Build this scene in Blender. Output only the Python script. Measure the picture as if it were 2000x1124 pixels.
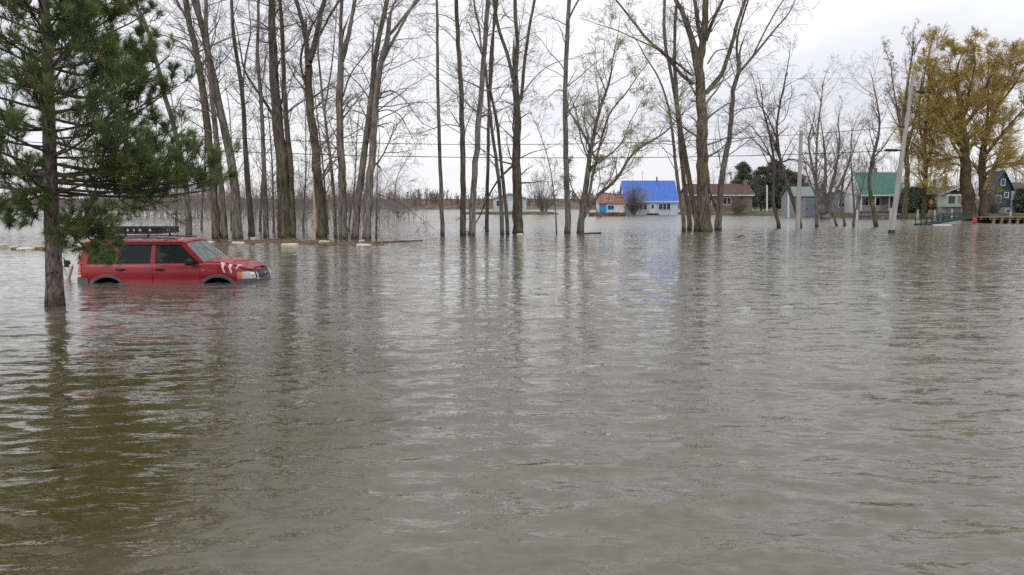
import bpy, math, random
import numpy as np
from mathutils import Vector, Matrix

S = bpy.context.scene
for o in list(bpy.data.objects):
    bpy.data.objects.remove(o)
COL = S.collection
PI = math.pi
R = math.radians

# ------------------------------------------------------------------ camera
CAM_H = 1.85                       # eye height over the flood water
FPX = 1500.0                       # focal length in photo pixels (2000 wide)
PITCH = math.atan(162.0 / FPX)     # horizon lies at photo row 400
cam_d = bpy.data.cameras.new('camera')
cam = bpy.data.objects.new('camera', cam_d)
COL.objects.link(cam)
cam.location = (0, 0, CAM_H)
cam.rotation_euler = (PI / 2 - PITCH, 0, 0)
cam_d.sensor_width = 36.0
cam_d.lens = 36.0 * FPX / 2000.0
cam_d.clip_start = 0.05
cam_d.clip_end = 6000
S.camera = cam

# ------------------------------------------------------------------ sky and sun
SUN_EL, SUN_AZ = R(48), R(205)     # hidden behind cloud, behind the viewer
world = bpy.data.worlds.new('World')
S.world = world
world.use_nodes = True
nt = world.node_tree
nt.nodes.clear()
N = nt.nodes.new
out = N('ShaderNodeOutputWorld')
bg = N('ShaderNodeBackground')
sky = N('ShaderNodeTexSky')
sky.sky_type = 'NISHITA'
sky.sun_disc = False
sky.sun_elevation = SUN_EL
sky.sun_rotation = SUN_AZ
tc = N('ShaderNodeTexCoord')
mp = N('ShaderNodeMapping')
mp.inputs['Scale'].default_value = (1.0, 1.0, 3.6)
mp.inputs['Location'].default_value = (0.35, 0.1, 0.52)
nz = N('ShaderNodeTexNoise')
nz.inputs['Scale'].default_value = 2.1
nz.inputs['Detail'].default_value = 5
nz.inputs['Roughness'].default_value = 0.5
rp = N('ShaderNodeValToRGB')
e = rp.color_ramp.elements
e[0].position = 0.36; e[0].color = (8.4, 8.4, 9.1, 1)
e[1].position = 0.62; e[1].color = (11.3, 11.25, 11.5, 1)
mix = N('ShaderNodeMix'); mix.data_type = 'RGBA'
mix.inputs[0].default_value = 0.90
L = nt.links.new
L(tc.outputs['Generated'], mp.inputs['Vector'])
L(mp.outputs[0], nz.inputs['Vector'])
L(nz.outputs[0], rp.inputs[0])
L(sky.outputs[0], mix.inputs['A'])
L(rp.outputs[0], mix.inputs['B'])
L(mix.outputs['Result'], bg.inputs['Color'])
bg.inputs['Strength'].default_value = 0.10
L(bg.outputs[0], out.inputs[0])

sun_d = bpy.data.lights.new('sun', 'SUN')
sun_d.energy = 0.7
sun_d.angle = R(35)
sun_d.color = (1.0, 0.96, 0.9)
sun = bpy.data.objects.new('sun', sun_d)
COL.objects.link(sun)
sd = Vector((math.sin(SUN_AZ) * math.cos(SUN_EL), math.cos(SUN_AZ) * math.cos(SUN_EL), math.sin(SUN_EL)))
sun.rotation_euler = sd.to_track_quat('Z', 'Y').to_euler()

S.view_settings.view_transform = 'Standard'
S.view_settings.look = 'None'
S.view_settings.exposure = 0.0
S.view_settings.gamma = 1.0
S.render.engine = 'CYCLES'
S.cycles.max_bounces = 5
S.cycles.diffuse_bounces = 2
S.cycles.glossy_bounces = 2
S.cycles.transparent_max_bounces = 8
S.cycles.caustics_reflective = False
S.cycles.caustics_refractive = False
S.cycles.use_denoising = False
S.cycles.filter_width = 1.5

# ------------------------------------------------------------------ layout helpers: photo row/column -> place in the world
CF = np.array([0, math.cos(PITCH), -math.sin(PITCH)])
CU = np.array([0, math.sin(PITCH), math.cos(PITCH)])
CR = np.array([1.0, 0, 0])
def ray(px, py):
    return CF + CR * (px - 1000) / FPX + CU * (562 - py) / FPX
def at(px, py, Y):                       # point seen there at ground distance Y
    d = ray(px, py)
    return np.array([0, 0, CAM_H]) + d * (Y / d[1])
def on(px, py, z=0.0):                   # point seen there on the level z
    d = ray(px, py)
    return np.array([0, 0, CAM_H]) + d * ((z - CAM_H) / d[2])
def mpp(Y):                              # metres per photo pixel at distance Y
    return Y / FPX

# ------------------------------------------------------------------ scene-graph helpers
def tag(o, label=None, cat=None, group=None, kind=None):
    if label: o['label'] = label
    if cat: o['category'] = cat
    if group: o['group'] = group
    if kind: o['kind'] = kind
    return o
def empty(name, loc=(0, 0, 0), rz=0.0, parent=None):
    o = bpy.data.objects.new(name, None)
    COL.objects.link(o)
    o.location = tuple(float(v) for v in loc)
    o.rotation_euler = (0, 0, rz)
    o.empty_display_size = 0.1
    if parent: o.parent = parent
    return o
def link(name, me, parent=None, mat=None, loc=None):
    o = bpy.data.objects.new(name, me)
    COL.objects.link(o)
    if mat is not None and len(me.materials) == 0: me.materials.append(mat)
    if parent: o.parent = parent
    if loc is not None: o.location = tuple(float(v) for v in loc)
    return o
def mesh_np(name, V, quads=None, tris=None, smooth=True):
    me = bpy.data.meshes.new(name)
    V = np.asarray(V, dtype=np.float32)
    me.vertices.add(len(V))
    me.vertices.foreach_set('co', V.ravel())
    loops, starts = [], []
    n = 0
    if quads is not None and len(quads):
        q = np.asarray(quads, dtype=np.int32)
        loops.append(q.ravel()); starts.append(np.arange(len(q), dtype=np.int32) * 4 + n); n += q.size
    if tris is not None and len(tris):
        t = np.asarray(tris, dtype=np.int32)
        loops.append(t.ravel()); starts.append(np.arange(len(t), dtype=np.int32) * 3 + n); n += t.size
    loops = np.concatenate(loops); starts = np.concatenate(starts)
    me.loops.add(len(loops)); me.loops.foreach_set('vertex_index', loops)
    me.polygons.add(len(starts)); me.polygons.foreach_set('loop_start', starts)
    if smooth: me.polygons.foreach_set('use_smooth', np.ones(len(starts), dtype=bool))
    me.update(calc_edges=True)
    return me
class MB:
    """collects shapes that become one mesh"""
    def __init__(self): self.v = []; self.f = []
    def add(self, vs, fs):
        n = len(self.v)
        self.v += [tuple(float(c) for c in p) for p in vs]
        self.f += [tuple(i + n for i in f) for f in fs]
        return self
    def box(self, x0, x1, y0, y1, z0, z1, b=0.0):
        if b <= 0:
            vs = [(x, y, z) for z in (z0, z1) for y in (y0, y1) for x in (x0, x1)]
            return self.add(vs, [(0, 2, 3, 1), (4, 5, 7, 6), (0, 1, 5, 4), (2, 6, 7, 3), (0, 4, 6, 2), (1, 3, 7, 5)])
        vs, ix = [], {}
        for sx in (0, 1):
            for sy in (0, 1):
                for sz in (0, 1):
                    c = [(x0, x1)[sx], (y0, y1)[sy], (z0, z1)[sz]]
                    s = [1 - 2 * sx, 1 - 2 * sy, 1 - 2 * sz]
                    for a in range(3):
                        p = [c[i] + (s[i] * b if i != a else 0) for i in range(3)]
                        ix[(sx, sy, sz, a)] = len(vs); vs.append(p)
        fs = []
        for a in range(3):
            o1, o2 = [i for i in range(3) if i != a]
            for s in (0, 1):
                loop = []
                for (p, q) in ((0, 0), (1, 0), (1, 1), (0, 1)):
                    k = [0, 0, 0]; k[a] = s; k[o1] = p; k[o2] = q
                    loop.append(ix[(*k, a)])
                fs.append(tuple(loop))
        for a in range(3):
            o1, o2 = [i for i in range(3) if i != a]
            for p in (0, 1):
                for q in (0, 1):
                    k0 = [0, 0, 0]; k0[o1] = p; k0[o2] = q
                    k1 = list(k0); k1[a] = 1
                    fs.append((ix[(*k0, o1)], ix[(*k0, o2)], ix[(*k1, o2)], ix[(*k1, o1)]))
        for k in [(i, j, l) for i in (0, 1) for j in (0, 1) for l in (0, 1)]:
            fs.append((ix[(*k, 0)], ix[(*k, 1)], ix[(*k, 2)]))
        return self.add(vs, fs)
    def prism(self, pts, d):                 # planar outline pts (3-D) pushed along d
        n = len(pts); d = Vector(d)
        vs = [Vector(p) for p in pts] + [Vector(p) + d for p in pts]
        fs = [tuple(range(n))[::-1], tuple(range(n, 2 * n))]
        fs += [(i, (i + 1) % n, n + (i + 1) % n, n + i) for i in range(n)]
        return self.add(vs, fs)
    def tube(self, pts, r, sides=8, cap=True):
        pts = [Vector(p) for p in pts]
        rs = r if isinstance(r, (list, tuple)) else [r] * len(pts)
        vs, fs = [], []
        ref = None
        for i, p in enumerate(pts):
            t = (pts[min(i + 1, len(pts) - 1)] - pts[max(i - 1, 0)]).normalized()
            if ref is None:
                ref = Vector((0, 0, 1)) if abs(t.z) < 0.9 else Vector((1, 0, 0))
            u = t.cross(ref).normalized(); w = u.cross(t).normalized(); ref = w
            for k in range(sides):
                a = 2 * PI * k / sides
                vs.append(p + (u * math.cos(a) + w * math.sin(a)) * rs[i])
        for i in range(len(pts) - 1):
            for k in range(sides):
                k2 = (k + 1) % sides
                fs.append((i * sides + k, i * sides + k2, (i + 1) * sides + k2, (i + 1) * sides + k))
        if cap:
            fs.append(tuple(range(sides))[::-1]); fs.append(tuple(range(len(vs) - sides, len(vs))))
        return self.add(vs, fs)
    def mesh(self, name, smooth=False):
        me = bpy.data.meshes.new(name)
        me.from_pydata(self.v, [], self.f)
        me.update()
        import bmesh
        bm = bmesh.new(); bm.from_mesh(me); bmesh.ops.recalc_face_normals(bm, faces=bm.faces); bm.to_mesh(me); bm.free()
        if smooth:
            me.shade_smooth()
            try: me.set_sharp_from_angle(angle=R(38))
            except Exception: pass
        return me
    def build(self, name, mat, parent=None, smooth=False, loc=None):
        return link(name, self.mesh(name, smooth), parent, mat, loc)

# ------------------------------------------------------------------ materials
def newmat(name):
    m = bpy.data.materials.new(name); m.use_nodes = True
    t = m.node_tree
    b = t.nodes['Principled BSDF']
    return m, t, b
def mat(name, col, rough=0.6, var=0.12, scale=6.0, stretch=(1, 1, 1), bump=0.0, bscale=None, metal=0.0, spec=0.5, col2=None, coat=0.0, detail=5):
    """procedural paint / wood / metal: base colour broken up by noise, fine relief by bump"""
    m, t, b = newmat(name)
    tcn = t.nodes.new('ShaderNodeTexCoord')
    mpn = t.nodes.new('ShaderNodeMapping'); mpn.inputs['Scale'].default_value = stretch
    nzn = t.nodes.new('ShaderNodeTexNoise'); nzn.inputs['Scale'].default_value = scale; nzn.inputs['Detail'].default_value = detail
    rpn = t.nodes.new('ShaderNodeValToRGB')
    c1 = tuple(max(0, c * (1 - var)) for c in col) + (1,)
    c2 = (tuple(col2) if col2 else tuple(min(1, c * (1 + var)) for c in col)) + (1,)
    rpn.color_ramp.elements[0].position = 0.33; rpn.color_ramp.elements[0].color = c1
    rpn.color_ramp.elements[1].position = 0.68; rpn.color_ramp.elements[1].color = c2
    t.links.new(tcn.outputs['Object'], mpn.inputs[0]); t.links.new(mpn.outputs[0], nzn.inputs['Vector'])
    t.links.new(nzn.outputs[0], rpn.inputs[0]); t.links.new(rpn.outputs[0], b.inputs['Base Color'])
    b.inputs['Roughness'].default_value = rough
    b.inputs['Metallic'].default_value = metal
    b.inputs['Specular IOR Level'].default_value = spec
    b.inputs['Coat Weight'].default_value = coat
    b.inputs['Coat Roughness'].default_value = 0.06
    if bump > 0:
        n2 = t.nodes.new('ShaderNodeTexNoise'); n2.inputs['Scale'].default_value = bscale or scale * 3; n2.inputs['Detail'].default_value = 6
        bp = t.nodes.new('ShaderNodeBump'); bp.inputs['Strength'].default_value = bump; bp.inputs['Distance'].default_value = 0.02
        t.links.new(mpn.outputs[0], n2.inputs['Vector']); t.links.new(n2.outputs[0], bp.inputs['Height']); t.links.new(bp.outputs[0], b.inputs['Normal'])
    return m
def bark(name, dark, light, moss=None, moss_amt=0.0, grain=0.16, gscale=9):
    """furrowed bark: streaks along the trunk, lichen or moss in patches"""
    m, t, b = newmat(name)
    tcn = t.nodes.new('ShaderNodeTexCoord')
    mpn = t.nodes.new('ShaderNodeMapping'); mpn.inputs['Scale'].default_value = (1, 1, grain)
    n1 = t.nodes.new('ShaderNodeTexNoise'); n1.inputs['Scale'].default_value = gscale; n1.inputs['Detail'].default_value = 7; n1.inputs['Roughness'].default_value = 0.65
    n2 = t.nodes.new('ShaderNodeTexNoise'); n2.inputs['Scale'].default_value = 0.5; n2.inputs['Detail'].default_value = 3
    r1 = t.nodes.new('ShaderNodeValToRGB')
    r1.color_ramp.elements[0].position = 0.40; r1.color_ramp.elements[0].color = (*dark, 1)
    r1.color_ramp.elements[1].position = 0.60; r1.color_ramp.elements[1].color = (*light, 1)
    mx = t.nodes.new('ShaderNodeMix'); mx.data_type = 'RGBA'; mx.blend_type = 'MULTIPLY'; mx.inputs[0].default_value = 1.0
    r2 = t.nodes.new('ShaderNodeValToRGB')
    r2.color_ramp.elements[0].position = 0.3; r2.color_ramp.elements[0].color = (0.6, 0.6, 0.57, 1)
    r2.color_ramp.elements[1].position = 0.7; r2.color_ramp.elements[1].color = (1.2, 1.17, 1.14, 1)
    lk = t.links.new
    lk(tcn.outputs['Object'], mpn.inputs[0]); lk(mpn.outputs[0], n1.inputs['Vector']); lk(tcn.outputs['Object'], n2.inputs['Vector'])
    lk(n1.outputs[0], r1.inputs[0]); lk(n2.outputs[0], r2.inputs[0])
    lk(r1.outputs[0], mx.inputs['A']); lk(r2.outputs[0], mx.inputs['B'])
    last = mx.outputs['Result']
    if moss:
        n3 = t.nodes.new('ShaderNodeTexNoise'); n3.inputs['Scale'].default_value = 1.3; n3.inputs['Detail'].default_value = 6
        r3 = t.nodes.new('ShaderNodeValToRGB')
        r3.color_ramp.elements[0].position = 0.62 - 0.25 * moss_amt; r3.color_ramp.elements[0].color = (0, 0, 0, 1)
        r3.color_ramp.elements[1].position = 0.78 - 0.25 * moss_amt; r3.color_ramp.elements[1].color = (0.85, 0.85, 0.85, 1)
        m3 = t.nodes.new('ShaderNodeMix'); m3.data_type = 'RGBA'; m3.inputs['B'].default_value = (*moss, 1)
        lk(tcn.outputs['Object'], n3.inputs['Vector']); lk(n3.outputs[0], r3.inputs[0]); lk(r3.outputs[0], m3.inputs[0])
        lk(last, m3.inputs['A']); last = m3.outputs['Result']
    # wet band at the waterline
    sp = t.nodes.new('ShaderNodeSeparateXYZ'); lk(tcn.outputs['Object'], sp.inputs[0])
    wz = t.nodes.new('ShaderNodeMath'); wz.operation = 'MULTIPLY_ADD'; wz.inputs[1].default_value = 0.5; lk(n2.outputs[0], wz.inputs[0]); lk(sp.outputs[2], wz.inputs[2])
    wr = t.nodes.new('ShaderNodeMapRange'); wr.inputs['From Min'].default_value = 0.36; wr.inputs['From Max'].default_value = 0.55; lk(wz.outputs[0], wr.inputs[0])
    wm_ = t.nodes.new('ShaderNodeMix'); wm_.data_type = 'RGBA'; wm_.blend_type = 'MULTIPLY'; wm_.inputs[0].default_value = 1
    wc = t.nodes.new('ShaderNodeMix'); wc.data_type = 'RGBA'; wc.inputs['A'].default_value = (0.45, 0.42, 0.38, 1); wc.inputs['B'].default_value = (1, 1, 1, 1); lk(wr.outputs[0], wc.inputs[0])
    lk(last, wm_.inputs['A']); lk(wc.outputs['Result'], wm_.inputs['B']); last = wm_.outputs['Result']
    lk(last, b.inputs['Base Color'])
    bp = t.nodes.new('ShaderNodeBump'); bp.inputs['Strength'].default_value = 0.9; bp.inputs['Distance'].default_value = 0.06
    lk(n1.outputs[0], bp.inputs['Height']); lk(bp.outputs[0], b.inputs['Normal'])
    b.inputs['Roughness'].default_value = 0.95
    b.inputs['Specular IOR Level'].default_value = 0.15
    return m
def leafmat(name, c1, c2, trans=0.25, scale=1.2):
    m, t, b = newmat(name)
    tcn = t.nodes.new('ShaderNodeTexCoord')
    n1 = t.nodes.new('ShaderNodeTexNoise'); n1.inputs['Scale'].default_value = scale; n1.inputs['Detail'].default_value = 4
    r1 = t.nodes.new('ShaderNodeValToRGB')
    r1.color_ramp.elements[0].position = 0.35; r1.color_ramp.elements[0].color = (*c1, 1)
    r1.color_ramp.elements[1].position = 0.65; r1.color_ramp.elements[1].color = (*c2, 1)
    t.links.new(tcn.outputs['Object'], n1.inputs['Vector']); t.links.new(n1.outputs[0], r1.inputs[0]); t.links.new(r1.outputs[0], b.inputs['Base Color'])
    b.inputs['Roughness'].default_value = 0.6
    b.inputs['Specular IOR Level'].default_value = 0.25
    if trans > 0:
        tr = t.nodes.new('ShaderNodeBsdfTranslucent'); ms = t.nodes.new('ShaderNodeMixShader'); ms.inputs[0].default_value = trans
        o = t.nodes['Material Output']
        t.links.new(r1.outputs[0], tr.inputs[0]); t.links.new(b.outputs[0], ms.inputs[1]); t.links.new(tr.outputs[0], ms.inputs[2]); t.links.new(ms.outputs[0], o.inputs[0])
    return m
def glassmat(name, tint, clear=0.5, rough=0.03):
    """window glass: partly see-through, mirrors the sky"""
    m, t, b = newmat(name)
    b.inputs['Base Color'].default_value = (*tint, 1)
    b.inputs['Roughness'].default_value = rough
    b.inputs['IOR'].default_value = 1.52
    if clear > 0:
        tr = t.nodes.new('ShaderNodeBsdfTransparent'); tr.inputs[0].default_value = (*[min(1, c * 2.5 + 0.25) for c in tint], 1)
        ms = t.nodes.new('ShaderNodeMixShader'); ms.inputs[0].default_value = clear
        o = t.nodes['Material Output']
        t.links.new(b.outputs[0], ms.inputs[1]); t.links.new(tr.outputs[0], ms.inputs[2]); t.links.new(ms.outputs[0], o.inputs[0])
    return m

# ================================================================== SETTING: ground, water, far shore
rng = np.random.default_rng(7)
M_grass = mat('lawn_grass', (0.075, 0.10, 0.028), rough=0.95, var=0.4, scale=0.6, bump=0.6, bscale=30, col2=(0.13, 0.125, 0.05))
M_bed = mat('silt_bed', (0.10, 0.08, 0.045), rough=0.95, var=0.3, scale=0.8)
g = MB(); g.add([(-2500, -300, -0.95), (2500, -300, -0.95), (2500, 3500, -0.95), (-2500, 3500, -0.95)], [(0, 1, 2, 3)])
tag(g.build('ground', M_bed), kind='structure')

def water_material():
    m, t, b = newmat('flood_water')
    lk = t.links.new
    geo = t.nodes.new('ShaderNodeNewGeometry')
    # base colour: silty grey-brown flood water; clearer over the drowned lawn by the pine, where the dead grass shows through and the pine's dark reflection is painted in too
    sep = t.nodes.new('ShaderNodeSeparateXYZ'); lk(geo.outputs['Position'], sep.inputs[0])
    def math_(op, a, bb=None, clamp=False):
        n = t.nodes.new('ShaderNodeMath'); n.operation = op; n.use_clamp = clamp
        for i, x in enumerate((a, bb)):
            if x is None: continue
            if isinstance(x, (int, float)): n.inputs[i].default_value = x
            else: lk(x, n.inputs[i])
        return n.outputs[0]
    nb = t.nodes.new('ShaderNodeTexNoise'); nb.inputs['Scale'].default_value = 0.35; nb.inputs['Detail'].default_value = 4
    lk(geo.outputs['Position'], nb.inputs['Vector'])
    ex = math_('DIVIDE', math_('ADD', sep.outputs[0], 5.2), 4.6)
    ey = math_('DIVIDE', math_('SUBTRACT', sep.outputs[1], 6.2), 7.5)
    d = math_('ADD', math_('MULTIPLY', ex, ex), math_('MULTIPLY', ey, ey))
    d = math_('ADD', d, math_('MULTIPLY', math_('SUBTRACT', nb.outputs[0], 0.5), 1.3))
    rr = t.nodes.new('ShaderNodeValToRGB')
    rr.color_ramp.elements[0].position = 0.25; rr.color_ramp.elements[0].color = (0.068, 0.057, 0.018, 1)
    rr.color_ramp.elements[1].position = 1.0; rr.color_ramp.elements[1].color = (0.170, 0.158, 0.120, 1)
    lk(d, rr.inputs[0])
    # fine green-brown mottling of the drowned turf
    ng = t.nodes.new('ShaderNodeTexNoise'); ng.inputs['Scale'].default_value = 9; ng.inputs['Detail'].default_value = 6; lk(geo.outputs['Position'], ng.inputs['Vector'])
    rg = t.nodes.new('ShaderNodeValToRGB')
    rg.color_ramp.elements[0].position = 0.35; rg.color_ramp.elements[0].color = (0.88, 0.9, 0.88, 1)
    rg.color_ramp.elements[1].position = 0.7; rg.color_ramp.elements[1].color = (1.09, 1.08, 1.07, 1)
    lk(ng.outputs[0], rg.inputs[0])
    mg = t.nodes.new('ShaderNodeMix'); mg.data_type = 'RGBA'; mg.blend_type = 'MULTIPLY'; mg.inputs[0].default_value = 1
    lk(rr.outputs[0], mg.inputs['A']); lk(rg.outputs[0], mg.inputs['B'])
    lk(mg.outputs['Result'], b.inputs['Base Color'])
    b.inputs['Roughness'].default_value = 0.045
    b.inputs['IOR'].default_value = 1.333
    # ripples: long-crested wavelets lying across the view, several sizes
    def rip(scale, sx, dist, rot, detail=3, rough=0.55):
        mpn = t.nodes.new('ShaderNodeMapping'); mpn.inputs['Scale'].default_value = (sx, 1, 1); mpn.inputs['Rotation'].default_value = (0, 0, rot)
        n = t.nodes.new('ShaderNodeTexNoise'); n.inputs['Scale'].default_value = scale; n.inputs['Detail'].default_value = detail; n.inputs['Roughness'].default_value = rough
        n.inputs['Distortion'].default_value = 0.35
        lk(geo.outputs['Position'], mpn.inputs[0]); lk(mpn.outputs[0], n.inputs['Vector'])
        return math_('MULTIPLY', n.outputs[0], dist)
    h = math_('ADD', rip(5.5, 0.36, 0.018, R(6), 2), rip(14.0, 0.5, 0.008, R(-14), 3))
    h = math_('ADD', h, rip(1.6, 0.26, 0.040, R(4), 2))
    # wind lanes: ripple height varies over tens of metres
    nl = t.nodes.new('ShaderNodeTexNoise'); nl.inputs['Scale'].default_value = 0.06; nl.inputs['Detail'].default_value = 3
    ml = t.nodes.new('ShaderNodeMapping'); ml.inputs['Scale'].default_value = (0.45, 1, 1); lk(geo.outputs['Position'], ml.inputs[0]); lk(ml.outputs[0], nl.inputs['Vector'])
    h = math_('MULTIPLY', h, math_('ADD', math_('MULTIPLY', nl.outputs[0], 1.1), 0.45))
    bp = t.nodes.new('ShaderNodeBump'); bp.inputs['Strength'].default_value = 1.0; bp.inputs['Distance'].default_value = 1.0
    lk(h, bp.inputs['Height'])
    # wind chop given as slopes, so that it holds at any distance
    def slopes(scale, sx, rot):
        mpn = t.nodes.new('ShaderNodeMapping'); mpn.inputs['Scale'].default_value = (sx, 1, 1); mpn.inputs['Rotation'].default_value = (0, 0, rot)
        n = t.nodes.new('ShaderNodeTexNoise'); n.inputs['Scale'].default_value = scale; n.inputs['Detail'].default_value = 2.5; n.inputs['Roughness'].default_value = 0.6; n.inputs['Distortion'].default_value = 0.4
        lk(geo.outputs['Position'], mpn.inputs[0]); lk(mpn.outputs[0], n.inputs['Vector'])
        v = t.nodes.new('ShaderNodeVectorMath'); v.operation = 'SUBTRACT'; v.inputs[1].default_value = (0.5, 0.5, 0.5); lk(n.outputs['Color'], v.inputs[0]); return v.outputs[0]
    s1 = t.nodes.new('ShaderNodeVectorMath'); s1.operation = 'MULTIPLY'; s1.inputs[1].default_value = (SLX, SLY, 0); lk(slopes(10.0, 0.48, R(5)), s1.inputs[0])
    s2 = t.nodes.new('ShaderNodeVectorMath'); s2.operation = 'MULTIPLY'; s2.inputs[1].default_value = (SLX * 0.8, SLY * 0.8, 0); lk(slopes(3.8, 0.38, R(-8)), s2.inputs[0])
    sa = t.nodes.new('ShaderNodeVectorMath'); sa.operation = 'ADD'; lk(s1.outputs[0], sa.inputs[0]); lk(s2.outputs[0], sa.inputs[1])
    sc_ = t.nodes.new('ShaderNodeVectorMath'); sc_.operation = 'SCALE'; lk(sa.outputs[0], sc_.inputs[0]); 
    # the open river beyond the grove lies in the wind and is choppier
    mr = t.nodes.new('ShaderNodeMapRange'); mr.inputs['From Min'].default_value = 30; mr.inputs['From Max'].default_value = 75; mr.inputs['To Min'].default_value = 1.0; mr.inputs['To Max'].default_value = 2.6; lk(sep.outputs[1], mr.inputs[0])
    mn = t.nodes.new('ShaderNodeMapRange'); mn.inputs['From Min'].default_value = 5; mn.inputs['From Max'].default_value = 16; mn.inputs['To Min'].default_value = 0.9; mn.inputs['To Max'].default_value = 1.0; lk(sep.outputs[1], mn.inputs[0])
    lk(math_('MULTIPLY', math_('MULTIPLY', mn.outputs[0], mr.outputs[0]), math_('ADD', math_('MULTIPLY', nl.outputs[0], 1.1), 0.45)), sc_.inputs['Scale'])
    mx_ = t.nodes.new('ShaderNodeMapRange'); mx_.inputs['From Min'].default_value = 46; mx_.inputs['From Max'].default_value = 70; mx_.inputs['To Min'].default_value = 1.0; mx_.inputs['To Max'].default_value = 4.5; lk(sep.outputs[1], mx_.inputs[0])
    cv = t.nodes.new('ShaderNodeCombineXYZ'); lk(mx_.outputs[0], cv.inputs[0]); cv.inputs[1].default_value = 1.0
    sm_ = t.nodes.new('ShaderNodeVectorMath'); sm_.operation = 'MULTIPLY'; lk(sc_.outputs[0], sm_.inputs[0]); lk(cv.outputs[0], sm_.inputs[1]); sc_ = sm_
    rz_ = t.nodes.new('ShaderNodeMapRange'); rz_.inputs['From Min'].default_value = 40; rz_.inputs['From Max'].default_value = 75; rz_.inputs['To Min'].default_value = 0.045; rz_.inputs['To Max'].default_value = 0.22; lk(sep.outputs[1], rz_.inputs[0]); lk(rz_.outputs[0], b.inputs['Roughness'])
    sn = t.nodes.new('ShaderNodeVectorMath'); sn.operation = 'ADD'; lk(bp.outputs[0], sn.inputs[0]); lk(sc_.outputs[0], sn.inputs[1])
    nn_ = t.nodes.new('ShaderNodeVectorMath'); nn_.operation = 'NORMALIZE'; lk(sn.outputs[0], nn_.inputs[0]); lk(nn_.outputs[0], b.inputs['Normal'])
    return m
SLX, SLY = 0.085, 0.60
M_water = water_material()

def axis_steps(lo, hi, s0, k, c=0.0):
    """coordinates with spacing s0 at c, growing with distance from c"""
    def side(end):
        xs, x = [], c
        sg = 1 if end > c else -1
        while (end - x) * sg > 0:
            x += sg * (s0 + k * max(0, abs(x - c)))
            xs.append(x)
        if xs: xs[-1] = end
        return xs
    return np.array(side(lo)[::-1] + [c] + side(hi)) if lo < c else np.array([c] + side(hi))
xs = axis_steps(-26, 26, 0.055, 0.0075)
ys = axis_steps(2.2, 36, 0.032, 0.0046, c=2.2)
GX, GY = np.meshgrid(xs, ys)
Z = np.zeros_like(GX)
spx = np.gradient(xs)[None, :] + 0 * GX
spy = np.gradient(ys)[:, None] + 0 * GX
edge = np.clip((36 - GY) / 10, 0, 1) * np.clip((26 - np.abs(GX)) / 5, 0, 1) * np.clip((GY - 2.2) / 0.5, 0, 1)
edge = edge * edge * (3 - 2 * edge)
nw = 72
warpx = 0.35 * np.sin(0.21 * GX + 0.33 * GY) + 0.2 * np.sin(0.53 * GX - 0.4 * GY + 1)
for i in range(nw):
    lam = 0.15 * (1.0 / 0.15) ** rng.random()
    th = R(rng.normal(-7 + (12 if i % 3 == 0 else 0), 21))
    kx, ky = math.sin(th) * 2 * PI / lam, math.cos(th) * 2 * PI / lam
    slope = 0.125 * math.sqrt(2.0 / nw) * (1.5 if lam < 0.45 else 0.6)
    amp = slope * lam / (2 * PI)
    ph = rng.random() * 2 * PI
    res = np.clip((lam / np.maximum(spy, spx * abs(math.sin(th)) + 1e-6) - 2.5) / 3, 0, 1)
    env = 0.55 + 0.45 * np.sin(GX * rng.normal(0, 0.5) + GY * rng.normal(0, 0.5) + rng.random() * 6)
    Z += amp * res * env * np.sin(kx * GX + ky * (GY + warpx) + ph)
Z = Z * edge * np.interp(GY, (2, 6, 15, 40), (1.6, 1.5, 0.75, 0.7))      # sheltered water lies flatter
Z = Z + 0.30 * Z * Z / 0.02 - 0.05 * Z * np.abs(Z) / 0.02      # peaked crests, flat troughs
nx, ny = len(xs), len(ys)
V = np.stack([GX, GY, Z], -1).reshape(-1, 3)
ii = np.arange((ny - 1) * (nx - 1)); r_, c_ = ii // (nx - 1), ii % (nx - 1)
a = r_ * nx + c_
Q = np.stack([a, a + 1, a + nx + 1, a + nx], 1)
n0 = len(V)
ring = np.array([(-26, 2.2, 0), (26, 2.2, 0), (26, 36, 0), (-26, 36, 0), (-1800, -60, 0), (1800, -60, 0), (1800, 2500, 0), (-1800, 2500, 0)], float)
V = np.concatenate([V, ring])
Q = np.concatenate([Q, np.array([(4, 5, 1, 0), (5, 6, 2, 1), (6, 7, 3, 2), (7, 4, 0, 3)]) + n0])
wm = mesh_np('flood_water', V, Q)
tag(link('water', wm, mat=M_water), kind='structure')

# low banks that stand clear of the flood
def mound(name, outline, h, m, y_in=3.0):
    """a low rounded rise: outline (x, y) at water level, plateau h"""
    b = MB(); n = len(outline)
    cx = sum(p[0] for p in outline) / n; cy = sum(p[1] for p in outline) / n
    rings = []
    for k, (f, z) in enumerate(((1.06, -0.6), (1.0, 0.02), (0.95, h * 0.55), (0.88, h * 0.9), (0.6, h), (0.0, h * 1.03))):
        rings.append([(cx + (x - cx) * f, cy + (y - cy) * f, z + (0.05 * math.sin(x * 1.7 + y) if k > 1 else 0)) for x, y in outline])
    vs = [p for r_ in rings for p in r_]
    fs = [(k * n + i, k * n + (i + 1) % n, (k + 1) * n + (i + 1) % n, (k + 1) * n + i) for k in range(len(rings) - 1) for i in range(n)]
    b.add(vs, fs)
    return tag(b.build(name, m, smooth=True), kind='structure')
def rough_oval(cx, cy, rx, ry, n=40, seed=1, sq=0.6):
    r2 = random.Random(seed)
    pts = []
    for i in range(n):
        a = 2 * PI * i / n
        c, s = math.cos(a), math.sin(a)
        k = 1 + r2.uniform(-0.05, 0.05)
        pts.append((cx + rx * k * math.copysign(abs(c) ** sq, c), cy + ry * k * math.copysign(abs(s) ** sq, s)))
    return pts

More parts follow.
